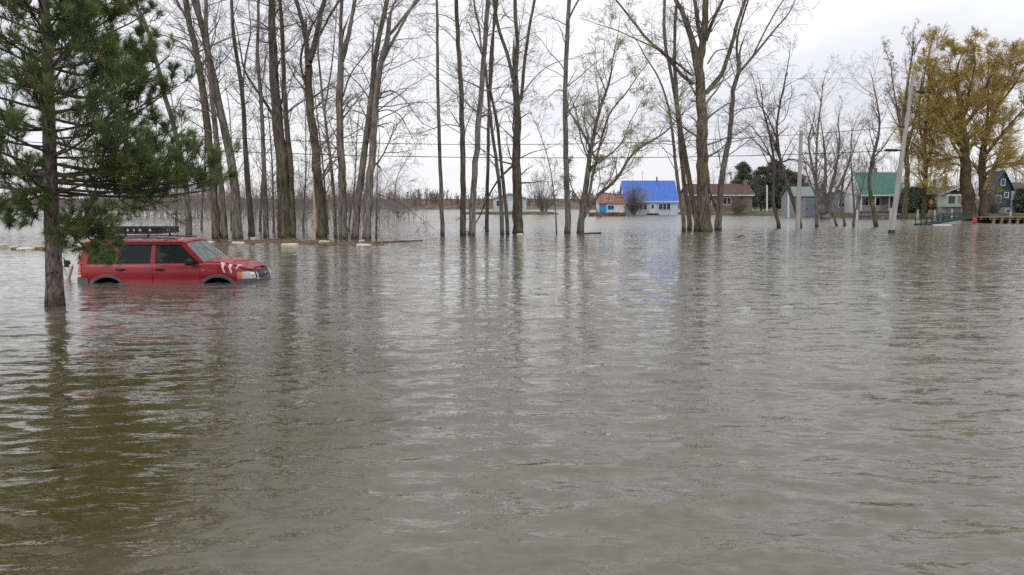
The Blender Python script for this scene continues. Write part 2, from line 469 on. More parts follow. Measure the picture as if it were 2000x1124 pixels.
# ================================================================== TREE ENGINE
def resample(pts, n):
    """smooth curve through pts, n points"""
    P = np.asarray(pts, float)
    if len(P) == 2:
        return P[0] + (P[1] - P[0]) * np.linspace(0, 1, n)[:, None]
    d = np.r_[0, np.cumsum(np.linalg.norm(np.diff(P, axis=0), axis=1))]
    t = np.linspace(0, d[-1], n)
    m = np.gradient(P, d, axis=0)
    i = np.clip(np.searchsorted(d, t, side='right') - 1, 0, len(P) - 2)
    h = d[i + 1] - d[i]; u = ((t - d[i]) / h)[:, None]
    return ((2 * u**3 - 3 * u**2 + 1) * P[i] + (u**3 - 2 * u**2 + u) * h[:, None] * m[i]
            + (-2 * u**3 + 3 * u**2) * P[i + 1] + (u**3 - u**2) * h[:, None] * m[i + 1])
def tube_arrays(P, Rr, sides, off=0, lump=0.0, rg=None):
    """P (M,N,3), Rr (M,N) -> vertices and quads of M tubes"""
    M, Nn, _ = P.shape
    T = np.gradient(P, axis=1)
    T /= np.linalg.norm(T, axis=2, keepdims=True) + 1e-9
    mean = T.mean(axis=1); ref = np.where((np.abs(mean[:, 2]) > 0.75)[:, None], np.array([1.0, 0.05, 0]), np.array([0.03, 0.02, 1.0]))
    U = np.cross(T, ref[:, None, :]); U /= np.linalg.norm(U, axis=2, keepdims=True) + 1e-9
    W = np.cross(U, T)
    a = np.arange(sides) * 2 * PI / sides
    rad = Rr[:, :, None] * np.ones(sides)
    if lump > 0: rad = rad * (1 + lump * rg.normal(0, 1, rad.shape))
    V = P[:, :, None, :] + rad[..., None] * (U[:, :, None, :] * np.cos(a)[:, None] + W[:, :, None, :] * np.sin(a)[:, None])
    idx = np.arange(M * Nn * sides).reshape(M, Nn, sides)
    nx_ = np.roll(idx, -1, axis=2)
    Q = np.stack([idx[:, :-1], nx_[:, :-1], nx_[:, 1:], idx[:, 1:]], -1).reshape(-1, 4)
    return V.reshape(-1, 3), Q + off
def grow(rg, P, Rr, count, t0, t1, ang, ln, npt, up=0.0, wig=0.12, rr=0.55, tip=0.3, rmin=0.006, taper_len=0.5, droop=0.0, flat=None, lenabs=None):
    """children of M parent curves; count per parent; ln = length as a share of the parent's (or lenabs metres)"""
    M, Nn, _ = P.shape
    cnt = np.full(M, count) if np.isscalar(count) else np.asarray(count)
    pi = np.repeat(np.arange(M), cnt)
    K = len(pi)
    if K == 0: return np.zeros((0, npt, 3)), np.zeros((0, npt))
    t = t0 + (t1 - t0) * rg.random(K)
    f = t * (Nn - 1); i = np.minimum(f.astype(int), Nn - 2); u = (f - i)[:, None]
    pos = P[pi, i] * (1 - u) + P[pi, i + 1] * u
    T = P[pi, i + 1] - P[pi, i]; T /= np.linalg.norm(T, axis=1, keepdims=True) + 1e-9
    r0 = Rr[pi, i] * (1 - u[:, 0]) + Rr[pi, i + 1] * u[:, 0]
    plen = np.linalg.norm(np.diff(P, axis=1), axis=2).sum(1)[pi]
    rnd = rg.normal(0, 1, (K, 3)); rnd -= (rnd * T).sum(1, keepdims=True) * T
    if flat is not None: rnd[:, 2] *= flat
    rnd /= np.linalg.norm(rnd, axis=1, keepdims=True) + 1e-9
    a = np.radians(rg.uniform(ang[0], ang[1], K))[:, None]
    D = np.cos(a) * T + np.sin(a) * rnd
    if lenabs is not None: Ln = rg.uniform(lenabs[0], lenabs[1], K) * (1 - taper_len * (t - t0) / max(1e-6, t1 - t0))
    else: Ln = plen * rg.uniform(ln[0], ln[1], K) * (1 - taper_len * (t - t0) / max(1e-6, t1 - t0))
    C = np.zeros((K, npt, 3)); C[:, 0] = pos
    step = (Ln / (npt - 1))[:, None]
    for k in range(1, npt):
        D = D + rg.normal(0, wig, (K, 3)); D[:, 2] += up - droop * (k / npt)
        D /= np.linalg.norm(D, axis=1, keepdims=True)
        C[:, k] = C[:, k - 1] + D * step
    r0 = np.maximum(r0 * rr * (0.75 + 0.5 * rg.random(K)), rmin)
    RR = r0[:, None] * (1 - (1 - tip) * np.linspace(0, 1, npt)[None, :])
    return C, np.maximum(RR, rmin * 0.8)
def stack(parts):
    V, Q, n = [], [], 0
    for v, q in parts:
        if len(v) == 0: continue
        V.append(v); Q.append(q + n); n += len(v)
    return np.concatenate(V), np.concatenate(Q)
def leaf_tris(rg, C, per, size, spread=0.05, t0=0.2, elong=1.6, hang=0.0):
    """small leaf/bud faces scattered along curves C"""
    M, Nn, _ = C.shape
    pi = np.repeat(np.arange(M), per); K = len(pi)
    f = (t0 + (1 - t0) * rg.random(K)) * (Nn - 1); i = np.minimum(f.astype(int), Nn - 2); u = (f - i)[:, None]
    p = C[pi, i] * (1 - u) + C[pi, i + 1] * u + rg.normal(0, spread, (K, 3))
    d1 = rg.normal(0, 1, (K, 3)); d1[:, 2] -= hang; d1 /= np.linalg.norm(d1, axis=1, keepdims=True)
    d2 = rg.normal(0, 1, (K, 3)); d2 -= (d2 * d1).sum(1, keepdims=True) * d1; d2 /= np.linalg.norm(d2, axis=1, keepdims=True)
    s = (size * rg.uniform(0.6, 1.3, K))[:, None]
    V = np.stack([p - d2 * s * 0.4, p + d1 * s * elong, p + d2 * s * 0.4], 1).reshape(-1, 3)
    return V, np.arange(K * 3).reshape(-1, 3)

BK_grey = bark('bark_grey', (0.115, 0.10, 0.083), (0.30, 0.272, 0.235))
BK_dark = bark('bark_dark', (0.08, 0.066, 0.05), (0.225, 0.195, 0.155), moss=(0.10, 0.095, 0.035), moss_amt=0.35)
BK_moss = bark('bark_lichen', (0.085, 0.072, 0.052), (0.25, 0.22, 0.175), moss=(0.19, 0.15, 0.05), moss_amt=0.3)
BK_pale = bark('bark_pale', (0.15, 0.13, 0.115), (0.36, 0.33, 0.295))
BK_willow = bark('bark_willow', (0.06, 0.048, 0.032), (0.16, 0.13, 0.088), moss=(0.16, 0.11, 0.03), moss_amt=0.1)
M_twig = mat('twig_bark', (0.24, 0.215, 0.19), rough=0.9, var=0.3, scale=2)
M_twig_red = mat('twig_bark_reddish', (0.25, 0.20, 0.175), rough=0.9, var=0.3, scale=2)
M_twig_dark = mat('twig_bark_dark', (0.16, 0.138, 0.118), rough=0.9, var=0.3, scale=2)
M_twig_gold = mat('willow_twig', (0.42, 0.31, 0.12), rough=0.8, var=0.3, scale=2)
LF_bud = leafmat('pale_green_buds', (0.42, 0.42, 0.17), (0.58, 0.55, 0.28), trans=0.5)
LF_brown = leafmat('reddish_buds', (0.20, 0.145, 0.11), (0.30, 0.23, 0.18))
LF_gold = leafmat('golden_catkins', (0.66, 0.51, 0.14), (0.80, 0.69, 0.29), trans=0.55, scale=0.35)

def tree(name, label, stems, bk, seed, group, twigs=1.0, D=None, height=None, style='maple', tw=None, leaves=None, cat='tree', base_z=-0.9, limbs_on=0.3, density=1.0):
    """stems: [(points as (column,row) in the photo, width there at start, width at end)], the first is the trunk from the waterline"""
    rg = np.random.default_rng(seed)
    b0 = on(*stems[0][0][0]) if D is None else at(*stems[0][0][0], D)
    Y = b0[1]; m = mpp(Y)
    root = empty(name, (b0[0], b0[1], 0 if D is None else b0[2]))
    org = np.array(root.location)
    tag(root, label, cat, group)
    H = height or rg.uniform(19, 24)
    curves = []
    for si, (pts, w0, w1) in enumerate(stems):
        P = []
        depth = 0.0; lean = rg.uniform(-0.35, 0.35) if si else rg.uniform(-0.04, 0.04)
        p0 = pts[0]; acc = 0.0; prev = p0
        for q in pts:
            acc += math.hypot(q[0] - prev[0], q[1] - prev[1]) * m; prev = q
            P.append(at(q[0], q[1], Y + lean * acc))
        P = [np.array(p) for p in P]
        rs = [w0 * m / 2 * 0.86, w1 * m / 2 * 0.84]
        if pts[-1][1] <= 6 and P[-1][2] < H - 2:          # runs on above the picture
            d = P[-1] - P[-2]; d /= np.linalg.norm(d)
            rest = H * rg.uniform(0.9, 1.08) - P[-1][2]
            q = P[-1].copy(); kk = 4
            for k in range(kk):
                d = d + rg.normal(0, 0.10, 3); d[2] = max(d[2], 0.45) + 0.05; d /= np.linalg.norm(d)
                q = q + d * rest / kk; P.append(q.copy())
            vis = np.linalg.norm(np.diff(np.array(P[:-kk]), axis=0), axis=1).sum(); tot = np.linalg.norm(np.diff(np.array(P), axis=0), axis=1).sum()
            fr = [0, vis / tot, 1]; rr_ = [rs[0], rs[1], 0.03]
        else:                                              # ends in view: taper out in a fine leader
            d = P[-1] - P[-2]; d /= np.linalg.norm(d); q = P[-1].copy(); run = min(2.6, 0.45 * np.linalg.norm(P[-1] - P[0]) + 0.3)
            vis = np.linalg.norm(np.diff(np.array(P), axis=0), axis=1).sum()
            for k in range(2):
                d = d + rg.normal(0, 0.16, 3); d[2] += 0.12; d /= np.linalg.norm(d); q = q + d * run / 2; P.append(q.copy())
            fr = [0, vis / (vis + run), 1]; rr_ = [rs[0], rs[1], 0.012]
        if si == 0 and D is None:
            P.insert(0, P[0] + np.array([0, 0, -0.9])); fr = [0, 0.001] + fr[1:]; rr_ = [rr_[0]] + rr_
        n = int(np.clip(len(P) * 4, 12, 30))
        C = resample(np.array(P) - org, n)
        k = np.linspace(0, 1, n)
        rad = np.interp(k, fr, rr_)
        if si == 0: rad = rad * (1 + 0.13 * np.exp(-np.maximum(0, C[:, 2] + 0.0) / 0.35))
        wv = rg.normal(0, 1, (n, 3)) * (rad * 0.10)[:, None]; wv[0] = 0
        C = C + wv
        curves.append((C, rad))
        sides = 14 if w0 > 14 else (10 if w0 > 6 else 6)
        Vt, Qt = tube_arrays(C[None], rad[None], sides, lump=0.045, rg=rg)
        link('trunk' if si == 0 else 'limb', mesh_np('trunk', Vt, Qt), root, bk)
    # ---- crown: boughs, branchlets and twigs
    tm = tw or M_twig
    parts = []; fine = []; gold = []
    for si, (C, rad) in enumerate(curves):
        Ls = np.linalg.norm(np.diff(C, axis=0), axis=1).sum()
        A, RA = C[None], rad[None]
        dn = density
        if style == 'maple':
            n1 = max(4, int(Ls * 1.5 * dn)); n1 = min(n1, 34)
            P1, R1 = grow(rg, A, RA, n1, limbs_on if si == 0 else 0.12, 0.97, (38, 75), None, 8, up=0.05, wig=0.13, rr=0.24, tip=0.2, rmin=0.009, lenabs=(1.2, min(4.8, 1.6 + 0.22 * Ls)), taper_len=0.35, droop=0.10)
            n2, n3, l2, l3 = 7, 6, (0.28, 0.62), (0.3, 0.65); dr2, dr3 = 0.06, 0.14
        elif style == 'upright':
            n1 = min(34, max(4, int(Ls * 1.5 * dn)))
            P1, R1 = grow(rg, A, RA, n1, limbs_on if si == 0 else 0.1, 0.97, (18, 38), None, 8, up=0.10, wig=0.08, rr=0.40, tip=0.2, rmin=0.012, lenabs=(1.8, 1.8 + 0.22 * Ls), taper_len=0.6)
            n2, n3, l2, l3 = 9, 6, (0.2, 0.42), (0.3, 0.55); dr2, dr3 = -0.05, -0.03
        elif style == 'bushy':
            n1 = min(26, max(4, int(Ls * 2.2 * dn)))
            P1, R1 = grow(rg, A, RA, n1, limbs_on if si == 0 else 0.15, 0.98, (25, 60), None, 7, up=0.06, wig=0.16, rr=0.42, tip=0.25, rmin=0.010, lenabs=(0.8, 0.9 + 0.34 * Ls), taper_len=0.45)
            n2, n3, l2, l3 = 8, 6, (0.3, 0.6), (0.3, 0.6); dr2, dr3 = -0.02, 0.0
        else:                                            # willow
            n1 = min(34, max(5, int(Ls * 1.4 * dn)))
            P1, R1 = grow(rg, A, RA, n1, limbs_on if si == 0 else 0.1, 0.98, (25, 60), None, 8, up=0.05, wig=0.12, rr=0.38, tip=0.2, rmin=0.02, lenabs=(1.6, 1.8 + 0.24 * Ls), taper_len=0.55, droop=0.05)
            n2, n3, l2, l3 = 9, 8, (0.35, 0.75), (0.55, 1.15); dr2, dr3 = 0.0, 0.14
        wl = style == 'willow'
        P2, R2 = grow(rg, P1, R1, max(2, int(n2 * twigs)), 0.2, 0.98, (16, 50) if wl else (28, 65), l2, 4, up=0.03, wig=0.16, rr=0.5, tip=0.3, rmin=0.007, droop=dr2)
        top_z = CAM_H + 430 * m - org[2]; hi = P2[:, 0, 2] > top_z        # boughs far above the picture carry fewer twigs
        P3, R3 = grow(rg, P2, R2, np.where(hi, 1, max(2, int(n3 * twigs))), 0.15, 1.0, (10, 40) if wl else (25, 60), l3, 3, up=0.02, wig=0.2, rr=0.6, tip=0.35, rmin=0.0045, droop=dr3)
        if style == 'willow': gold.append(tube_arrays(P3[:, ::2], np.clip(R3, 0.015, 0.02)[:, ::2], 3))
        for Pk, Rk, sd in ((P1, R1, 5), (P2, R2, 3)) if style == 'willow' else ((P1, R1, 5), (P2, R2, 3), (P3, R3, 3)):
            if len(Pk): parts.append(tube_arrays(Pk, Rk, sd))
        fine.append(P3)
    Vc, Qc = stack(parts)
    cr = link('crown', mesh_np('crown', Vc, Qc), root, tm)
    if gold:
        Vg, Qg = stack(gold); link('strands', mesh_np('strands', Vg, Qg), root, LF_gold)
    if leaves:
        lm, per, size, spread = leaves
        V3, T3 = leaf_tris(rg, np.concatenate(fine), per, size, spread, hang=2.0 if style == 'willow' else 0, elong=2.6 if style == 'willow' else 1.6)
        link('foliage', mesh_np('foliage', V3, None, T3, smooth=False), root, lm)
    return root

GL = 'bare trees of the drowned grove behind the car'
GM = 'tall bare trees standing in open water'
GR = 'trees by the houses'
T = tree
T('bare_tree', 'slanting grey tree rising out of the pine crown, beside the car roof', [([(370, 462), (352, 300), (330, 215), (303, 115), (285, 50), (262, 0)], 14, 8)], BK_grey, 101, GL)
T('bare_tree', 'leaning forked tree at the pine side of the grove, dark wet foot', [([(422, 467), (410, 285), (396, 171), (382, 95), (369, 45), (363, 0)], 19, 13), ([(372, 50), (358, 25), (344, 0)], 6, 5), ([(388, 130), (365, 92), (330, 73), (290, 62)], 4, 2)], BK_moss, 102, GL)
T('bare_tree', 'pale slim trunk squeezed between two leaning trees', [([(439, 467), (427, 320), (418, 228), (408, 120), (403, 60), (402, 0)], 15, 8)], BK_grey, 103, GL)
T('bare_tree', 'trunk leaning toward the pine with two stems parting high up', [([(464, 467), (452, 320), (436, 240), (425, 190), (408, 110), (392, 45), (378, 0)], 22, 12), ([(398, 70), (391, 30), (387, 0)], 8, 6)], BK_grey, 104, GL)
T('bare_tree', 'slim dark kinked trunk just past the leaning trees', [([(493, 465), (480, 311), (474, 190), (466, 133), (456, 67), (452, 0)], 14, 7), ([(474, 178), (480, 110), (490, 60), (486, 10)], 4, 2)], BK_dark, 105, GL)
T('bare_tree', 'thin straight grey tree next before the thickest trunk', [([(520, 465), (515, 311), (509, 178), (502, 102), (505, 40), (505, 0)], 12, 6)], BK_grey, 106, GL)
T('bare_tree', 'thickest mossy trunk of the grove, running straight up', [([(556, 465), (550, 311), (540, 222), (534, 111), (530, 0)], 33, 15), ([(536, 232), (515, 195), (495, 168), (478, 138), (470, 100)], 7, 3)], BK_dark, 107, GL)
T('bare_tree', 'slender stem pressed against the thickest mossy trunk', [([(572, 465), (566, 311), (558, 222), (553, 111), (547, 0)], 15, 8)], BK_dark, 108, GL)
T('bare_tree', 'dark trunk forking into a wide V with lichen', [([(629, 465), (617, 311), (604, 190), (602, 125)], 24, 17), ([(602, 130), (598, 80), (588, 35), (578, 0)], 11, 9), ([(604, 120), (618, 75), (626, 30), (634, 0)], 14, 10), ([(624, 70), (645, 30), (664, 0)], 5, 5), ([(600, 80), (610, 50), (622, 30)], 5, 4), ([(595, 160), (587, 120), (592, 90)], 6, 5)], BK_dark, 109, GL)
T('bare_tree', 'thin pole-like tree between the wide V fork and the narrow fork', [([(656, 465), (645, 311), (632, 210), (625, 140), (621, 100)], 9, 4), ([(634, 215), (645, 150), (653, 80), (657, 20)], 4, 2)], BK_grey, 110, GL)
T('bare_tree', 'straight trunk splitting into a narrow steep fork', [([(671, 467), (667, 311), (663, 200), (666, 125)], 20, 14), ([(664, 125), (665, 60), (667, 0)], 8, 7), ([(668, 120), (680, 70), (687, 35), (694, 0)], 11, 8), ([(669, 190), (688, 140), (703, 120), (718, 100)], 4, 2)], BK_grey, 111, GL)
T('bare_tree', 'curving grey trunk, nearer the car of the last leaning pair', [([(694, 467), (706, 340), (718, 245), (727, 178), (733, 111), (747, 44), (756, 0)], 17, 10), ([(727, 130), (728, 95), (729, 75)], 5, 4)], BK_grey, 112, GL)
T('bare_tree', 'pale trunk with weeping twigs leaning out over open water', [([(716, 467), (727, 311), (734, 200), (742, 130), (757, 72)], 20, 12), ([(757, 72), (780, 45), (800, 20), (818, 0)], 7, 6), ([(744, 128), (765, 85), (790, 40), (812, 0)], 7, 5), ([(757, 70), (760, 50), (753, 30)], 5, 4), ([(738, 185), (765, 178), (790, 195), (812, 225)], 4, 2), ([(733, 220), (760, 215), (780, 225), (795, 250)], 3, 2)], BK_pale, 113, GL)
T('bare_tree', 'thin sapling at the open-water edge of the grove', [([(735, 467), (736, 390), (738, 320), (741, 280)], 5, 2), ([(737, 380), (762, 388), (790, 402), (812, 420)], 2.5, 1.2)], BK_dark, 114, GL)
# slim understorey of the grove, further back
for i, (x, y, x1, y1, w, lab) in enumerate(((394, 450, 402, 130, 5, 'slim understorey tree behind the dark wet foot'), (508, 452, 514, 150, 7, 'slim understorey tree behind the thin straight tree'),
        (535, 455, 522, 200, 6, 'slim understorey tree in front of the thickest trunk gap'), (592, 452, 596, 210, 5, 'slim understorey tree by the stripped snag'),
        (640, 455, 612, 160, 6, 'slim understorey tree under the wide V fork'), (682, 452, 700, 230, 5, 'slim understorey tree by the narrow fork'),
        (452, 450, 446, 200, 5, 'slim understorey tree between the leaning trunks'), (345, 450, 338, 210, 6, 'slim understorey tree behind the car roof rack'))):
    T('bare_tree', lab, [([(x, y), (x + (x1 - x) * 0.4 + 3, y + (y1 - y) * 0.4), (x1, y1)], w, 2)], BK_grey, 130 + i, GL, style='bushy', limbs_on=0.2, density=0.8, height=12)
# mid-water row
T('bare_tree', 'thin lone straight trunk at the gap beside the grove', [([(864, 461), (859, 299), (855, 171), (853, 0)], 10, 6)], BK_grey, 141, GM, density=0.6)
T('bare_tree', 'straight dark-footed trunk second after the grove gap', [([(904, 461), (903, 256), (898, 128), (891, 0)], 14, 9), ([(899, 248), (880, 244), (850, 250), (815, 262)], 2.5, 1.2)], BK_dark, 142, GM, density=0.8)
T('bare_tree', 'leaning pale trunk crossing its thin neighbours', [([(921, 461), (930, 299), (939, 192), (947, 85), (953, 0)], 15, 10), ([(941, 105), (935, 50), (926, 0)], 5, 5)], BK_pale, 143, GM)
T('bare_tree', 'thin upright stem behind the leaning pale trunk', [([(951, 453), (953, 330), (955, 220), (962, 107), (967, 0)], 9, 5)], BK_dark, 144, GM, density=0.7)
T('bare_tree', 'slender stem sweeping up into the leaning pale trunk', [([(981, 459), (972, 333), (960, 250), (952, 171), (946, 120)], 10, 6)], BK_grey, 145, GM, density=0.6)
T('bare_tree', 'dark slender stem nestled at the big three-limbed trunk', [([(992, 459), (981, 342), (970, 239), (957, 171), (960, 90), (972, 0)], 9, 5)], BK_dark, 146, GM, density=0.6)
T('bare_tree', 'big trunk opening into three steep limbs over the cottage', [([(1012, 457), (1009, 299), (1009, 192), (1006, 150)], 25, 14), ([(1003, 160), (992, 110), (978, 70), (964, 0)], 8, 7), ([(1007, 150), (1010, 85), (1006, 0)], 10, 8), ([(1018, 195), (1022, 150), (1033, 60), (1044, 0)], 8, 6), ([(1020, 185), (1042, 155), (1070, 130), (1100, 118)], 3, 1.5), ([(1003, 322), (975, 350), (950, 392), (932, 432)], 6, 3), ([(1014, 310), (1040, 298), (1070, 290)], 3, 1.2)], BK_dark, 147, GM)
T('bare_tree', 'tall clean trunk standing alone beside the many-stemmed tree', [([(1109, 457), (1105, 299), (1104, 171), (1107, 85), (1112, 0)], 14, 9), ([(1110, 40), (1120, 18), (1130, 0)], 5, 4), ([(1103, 180), (1090, 176), (1072, 190)], 3, 1.5)], BK_grey, 148, GM, density=0.8)
T('bare_tree', 'spindly sapling before the tall clean trunk', [([(1087, 457), (1083, 390), (1077, 342), (1066, 295)], 4, 2)], BK_grey, 149, GM, style='bushy', density=0.6)
T('budding_tree', 'many-stemmed tree in pale green bud with a long leaning stem', [([(1133, 456), (1141, 390), (1146, 350), (1155, 290), (1172, 213), (1190, 160), (1198, 110)], 17, 3),
   ([(1143, 420), (1163, 320), (1178, 260), (1191, 222), (1225, 179)], 8, 3), ([(1140, 425), (1165, 385), (1200, 354), (1238, 299), (1302, 256)], 9, 4), ([(1150, 330), (1180, 310), (1212, 282), (1230, 240)], 5, 2),
   ([(1170, 330), (1172, 350), (1165, 385)], 2, 1.5), ([(1137, 400), (1118, 370), (1112, 350)], 4, 2)], BK_grey, 150, GM, style='bushy', height=14, leaves=(LF_bud, 4, 0.055, 0.08), density=0.8)
T('bare_tree', 'outermost thin trunk of the trio under the blue roof gable end', [([(1336, 453), (1322, 342), (1315, 273), (1306, 213), (1285, 150), (1260, 110)], 10, 3)], BK_grey, 151, GM, density=0.8, height=15)
T('bare_tree', 'middle trunk of the trio beside the giant tree', [([(1347, 451), (1333, 330), (1322, 213), (1312, 149), (1299, 85), (1298, 0)], 11, 6)], BK_grey, 152, GM, density=0.8)
T('bare_tree', 'trunk of the trio touching the giant tree', [([(1360, 453), (1345, 342), (1330, 256), (1320, 170), (1318, 60), (1322, 0)], 13, 6)], BK_dark, 153, GM, density=0.7)
T('giant_bare_tree', 'giant lichen-spotted tree with spreading limbs in mid water', [([(1376, 453), (1372, 320), (1370, 213), (1366, 149), (1358, 100)], 31, 20), ([(1360, 105), (1345, 60), (1331, 20), (1320, 0)], 13, 10), ([(1366, 130), (1375, 64), (1378, 0)], 17, 13),
   ([(1372, 90), (1362, 40), (1357, 0)], 10, 8), ([(1380, 182), (1409, 145), (1428, 90), (1442, 40), (1456, 0)], 11, 7), ([(1355, 165), (1330, 145), (1302, 111), (1264, 77), (1235, 40), (1203, 0)], 8, 4), ([(1352, 148), (1320, 122), (1290, 100), (1245, 78), (1200, 58)], 5, 2),
   ([(1378, 80), (1395, 35), (1412, 0)], 9, 6), ([(1382, 125), (1400, 100), (1425, 95)], 4, 2)], BK_moss, 154, GM, height=24)
T('bare_tree', 'forked tree leaning away from the giant tree', [([(1403, 451), (1411, 342), (1426, 256), (1434, 171), (1443, 137)], 16, 9), ([(1441, 145), (1481, 98), (1510, 62), (1541, 25)], 7, 3), ([(1442, 140), (1439, 85), (1452, 30), (1462, 0)], 6, 4), ([(1400, 410), (1388, 380), (1383, 350)], 7, 3), ([(1470, 110), (1500, 50), (1530, 0)], 4, 3)], BK_grey, 155, GM, height=19)
T('bare_tree', 'lone bare tree far out at the grove edge, arching limbs', [([(778, 425), (772, 380), (778, 340), (790, 320)], 4, 1.5)], BK_dark, 156, GM, style='bushy', height=8, limbs_on=0.05)

# right-hand bank trees
T('bare_tree', 'leaning fruit tree nearest the brown bungalow', [([(1521, 446), (1511, 400), (1512, 320), (1500, 250), (1490, 210)], 9, 3), ([(1512, 320), (1497, 290), (1480, 262)], 4, 2)], BK_dark, 161, GR, style='bushy', tw=M_twig_dark, height=12)
T('bare_tree', 'crooked dark tree leaning across the slim grey pole', [([(1563, 446), (1543, 376), (1525, 316), (1517, 256), (1524, 200), (1535, 150)], 11, 3), ([(1524, 318), (1545, 312), (1570, 316)], 4, 2), ([(1520, 280), (1500, 230), (1480, 195)], 4, 2)], BK_dark, 162, GR, style='bushy', tw=M_twig_dark, height=12)
T('bare_tree', 'straight slim tree just past the slim grey pole', [([(1595, 444), (1594, 342), (1597, 256), (1605, 190)], 8, 3)], BK_grey, 163, GR, style='bushy', height=11)
T('bare_tree', 'broad vase-shaped bare tree before the grey shed', [([(1611, 428), (1610, 400), (1605, 380)], 24, 16), ([(1605, 400), (1590, 340), (1580, 270), (1590, 230)], 9, 2), ([(1610, 390), (1612, 320), (1605, 250)], 9, 2), ([(1614, 400), (1630, 340), (1640, 270), (1637, 235)], 9, 2), ([(1616, 405), (1640, 360), (1660, 310), (1665, 260)], 7, 2), ([(1603, 400), (1588, 370), (1574, 330)], 6, 2)], BK_grey, 164, GR, style='bushy', height=13, density=0.7)
T('bare_tree', 'thin curved sapling in front of the grey barn window', [([(1650, 442), (1643, 400), (1648, 350), (1662, 310), (1672, 280)], 6, 2)], BK_grey, 165, GR, style='bushy', height=9, density=0.7)
T('bare_tree', 'two-stemmed sapling before the white gable wall', [([(1667, 443), (1668, 400), (1664, 350), (1662, 290)], 6, 2), ([(1667, 425), (1680, 380), (1690, 340)], 3, 1.5)], BK_grey, 166, GR, style='bushy', height=9, density=0.7)
T('bare_tree', 'S-curved tree in front of the green roof', [([(1711, 443), (1702, 390), (1698, 350), (1704, 310), (1713, 280), (1718, 235), (1712, 195)], 11, 3), ([(1706, 308), (1722, 292), (1742, 262)], 4, 2), ([(1699, 345), (1708, 320), (1708, 290)], 3, 2)], BK_dark, 167, GR, style='bushy', tw=M_twig_red, height=14)
T('bare_tree', 'short leaning stump-stemmed sapling between shed and barn', [([(1634, 442), (1625, 415), (1622, 380), (1628, 340)], 6, 2)], BK_grey, 168, GR, style='bushy', height=8, density=0.7)
T('poplar_tree', 'tall narrow poplar in red bud behind the leaning pole', [([(1766, 428), (1772, 330), (1765, 240), (1775, 150), (1783, 95)], 14, 3), ([(1770, 330), (1755, 230), (1742, 150), (1740, 125)], 6, 2), ([(1770, 300), (1795, 200), (1808, 135), (1815, 100)], 6, 2)], BK_dark, 169, GR, style='upright', tw=M_twig_red, height=23, leaves=(LF_brown, 1, 0.10, 0.08), D=92)
W_ = (LF_gold, 1, 0.045, 0.06)
T('willow_tree', 'huge golden willow with two dark mossy trunks by the dock', [([(1893, 430), (1888, 360), (1884, 300), (1880, 240), (1874, 190), (1868, 150)], 30, 8), ([(1884, 300), (1860, 255), (1835, 215), (1822, 170)], 9, 3), ([(1882, 250), (1915, 200), (1935, 150), (1950, 132)], 9, 3),
   ([(1876, 200), (1862, 160), (1855, 130)], 6, 2), ([(1880, 240), (1897, 160), (1905, 122)], 8, 2), ([(1890, 310), (1850, 305), (1825, 300)], 6, 2), ([(1889, 330), (1862, 320), (1835, 345)], 5, 2), ([(1922, 425), (1919, 360), (1920, 300), (1935, 240), (1955, 190), (1975, 150)], 20, 5),
   ([(1920, 310), (1950, 270), (1985, 230), (2010, 200)], 8, 3), ([(1921, 345), (1955, 322), (1990, 320), (2030, 325)], 8, 3), ([(1928, 260), (1930, 190), (1930, 140)], 7, 2), ([(1955, 200), (1985, 160), (2000, 130)], 5, 2)], BK_willow, 170, GR, style='willow', tw=M_twig_gold, height=22, D=90, leaves=W_, density=2.7, limbs_on=0.35)
T('willow_tree', 'narrow golden willow trailing strands beside the leaning pole', [([(1803, 428), (1808, 360), (1806, 280), (1812, 200), (1815, 130)], 12, 3), ([(1806, 300), (1795, 230), (1800, 160)], 5, 2), ([(1808, 340), (1822, 280), (1828, 220)], 5, 2)], BK_willow, 171, GR, style='willow', tw=M_twig_gold, height=20, D=91, leaves=(LF_gold, 1, 0.045, 0.06), limbs_on=0.12, density=2.2)

# ================================================================== far shore, woods, brush
def thicket(name, label, x0, x1, y0, y1, n, h0, h1, m, seed, sub=5, width=0.05, base=0.0, cat='woods', lite=False, slope=0.0):
    """a mass of bare stems with fanned twigs that reads as one wood"""
    rg = np.random.default_rng(seed)
    px = rg.uniform(x0, x1, n); py = rg.uniform(y0, y1, n)
    clump = 0.86 + 0.12 * np.sin(px * 0.07 + seed) + 0.08 * np.sin(px * 0.23 + 2 * seed) + 0.05 * np.sin(px * 0.61)
    h = rg.uniform(h0, h1, n) * clump
    NP = 3 if lite else 5
    P = np.zeros((n, NP, 3)); P[:, 0] = np.stack([px, py, base + slope * (py - y0)], 1)
    d = np.stack([rg.normal(0, 0.10, n), rg.normal(0, 0.1, n), np.ones(n)], 1)
    for k in range(1, NP):
        d[:, :2] += rg.normal(0, 0.07, (n, 2)); P[:, k] = P[:, k - 1] + d * (h / (NP - 1))[:, None]
    r0 = width * rg.uniform(0.6, 1.4, n) * (h / h1)
    RR = r0[:, None] * np.linspace(1, 0.35, NP)
    P2, R2 = grow(rg, P, RR, sub, 0.12, 0.95, (22, 55), (0.25, 0.6), 2 if lite else 3, up=0.05, wig=0.12, rr=0.6, tip=0.3, rmin=width * 0.22)
    P3, R3 = grow(rg, P2, R2, 2 if lite else max(2, sub // 2 + 1), 0.2, 1.0, (22, 60), (0.35, 0.7), 2, up=0.03, wig=0.15, rr=0.7, tip=0.4, rmin=width * 0.16)
    V, Q = stack([tube_arrays(P, RR, 3), tube_arrays(P2, R2, 3), tube_arrays(P3, R3, 3)])
    return tag(link(name, mesh_np(name, V, Q), mat=m), label, cat, kind='stuff')
M_wood_far = mat('far_wood_bark', (0.19, 0.148, 0.122), rough=0.95, var=0.35, scale=0.08)
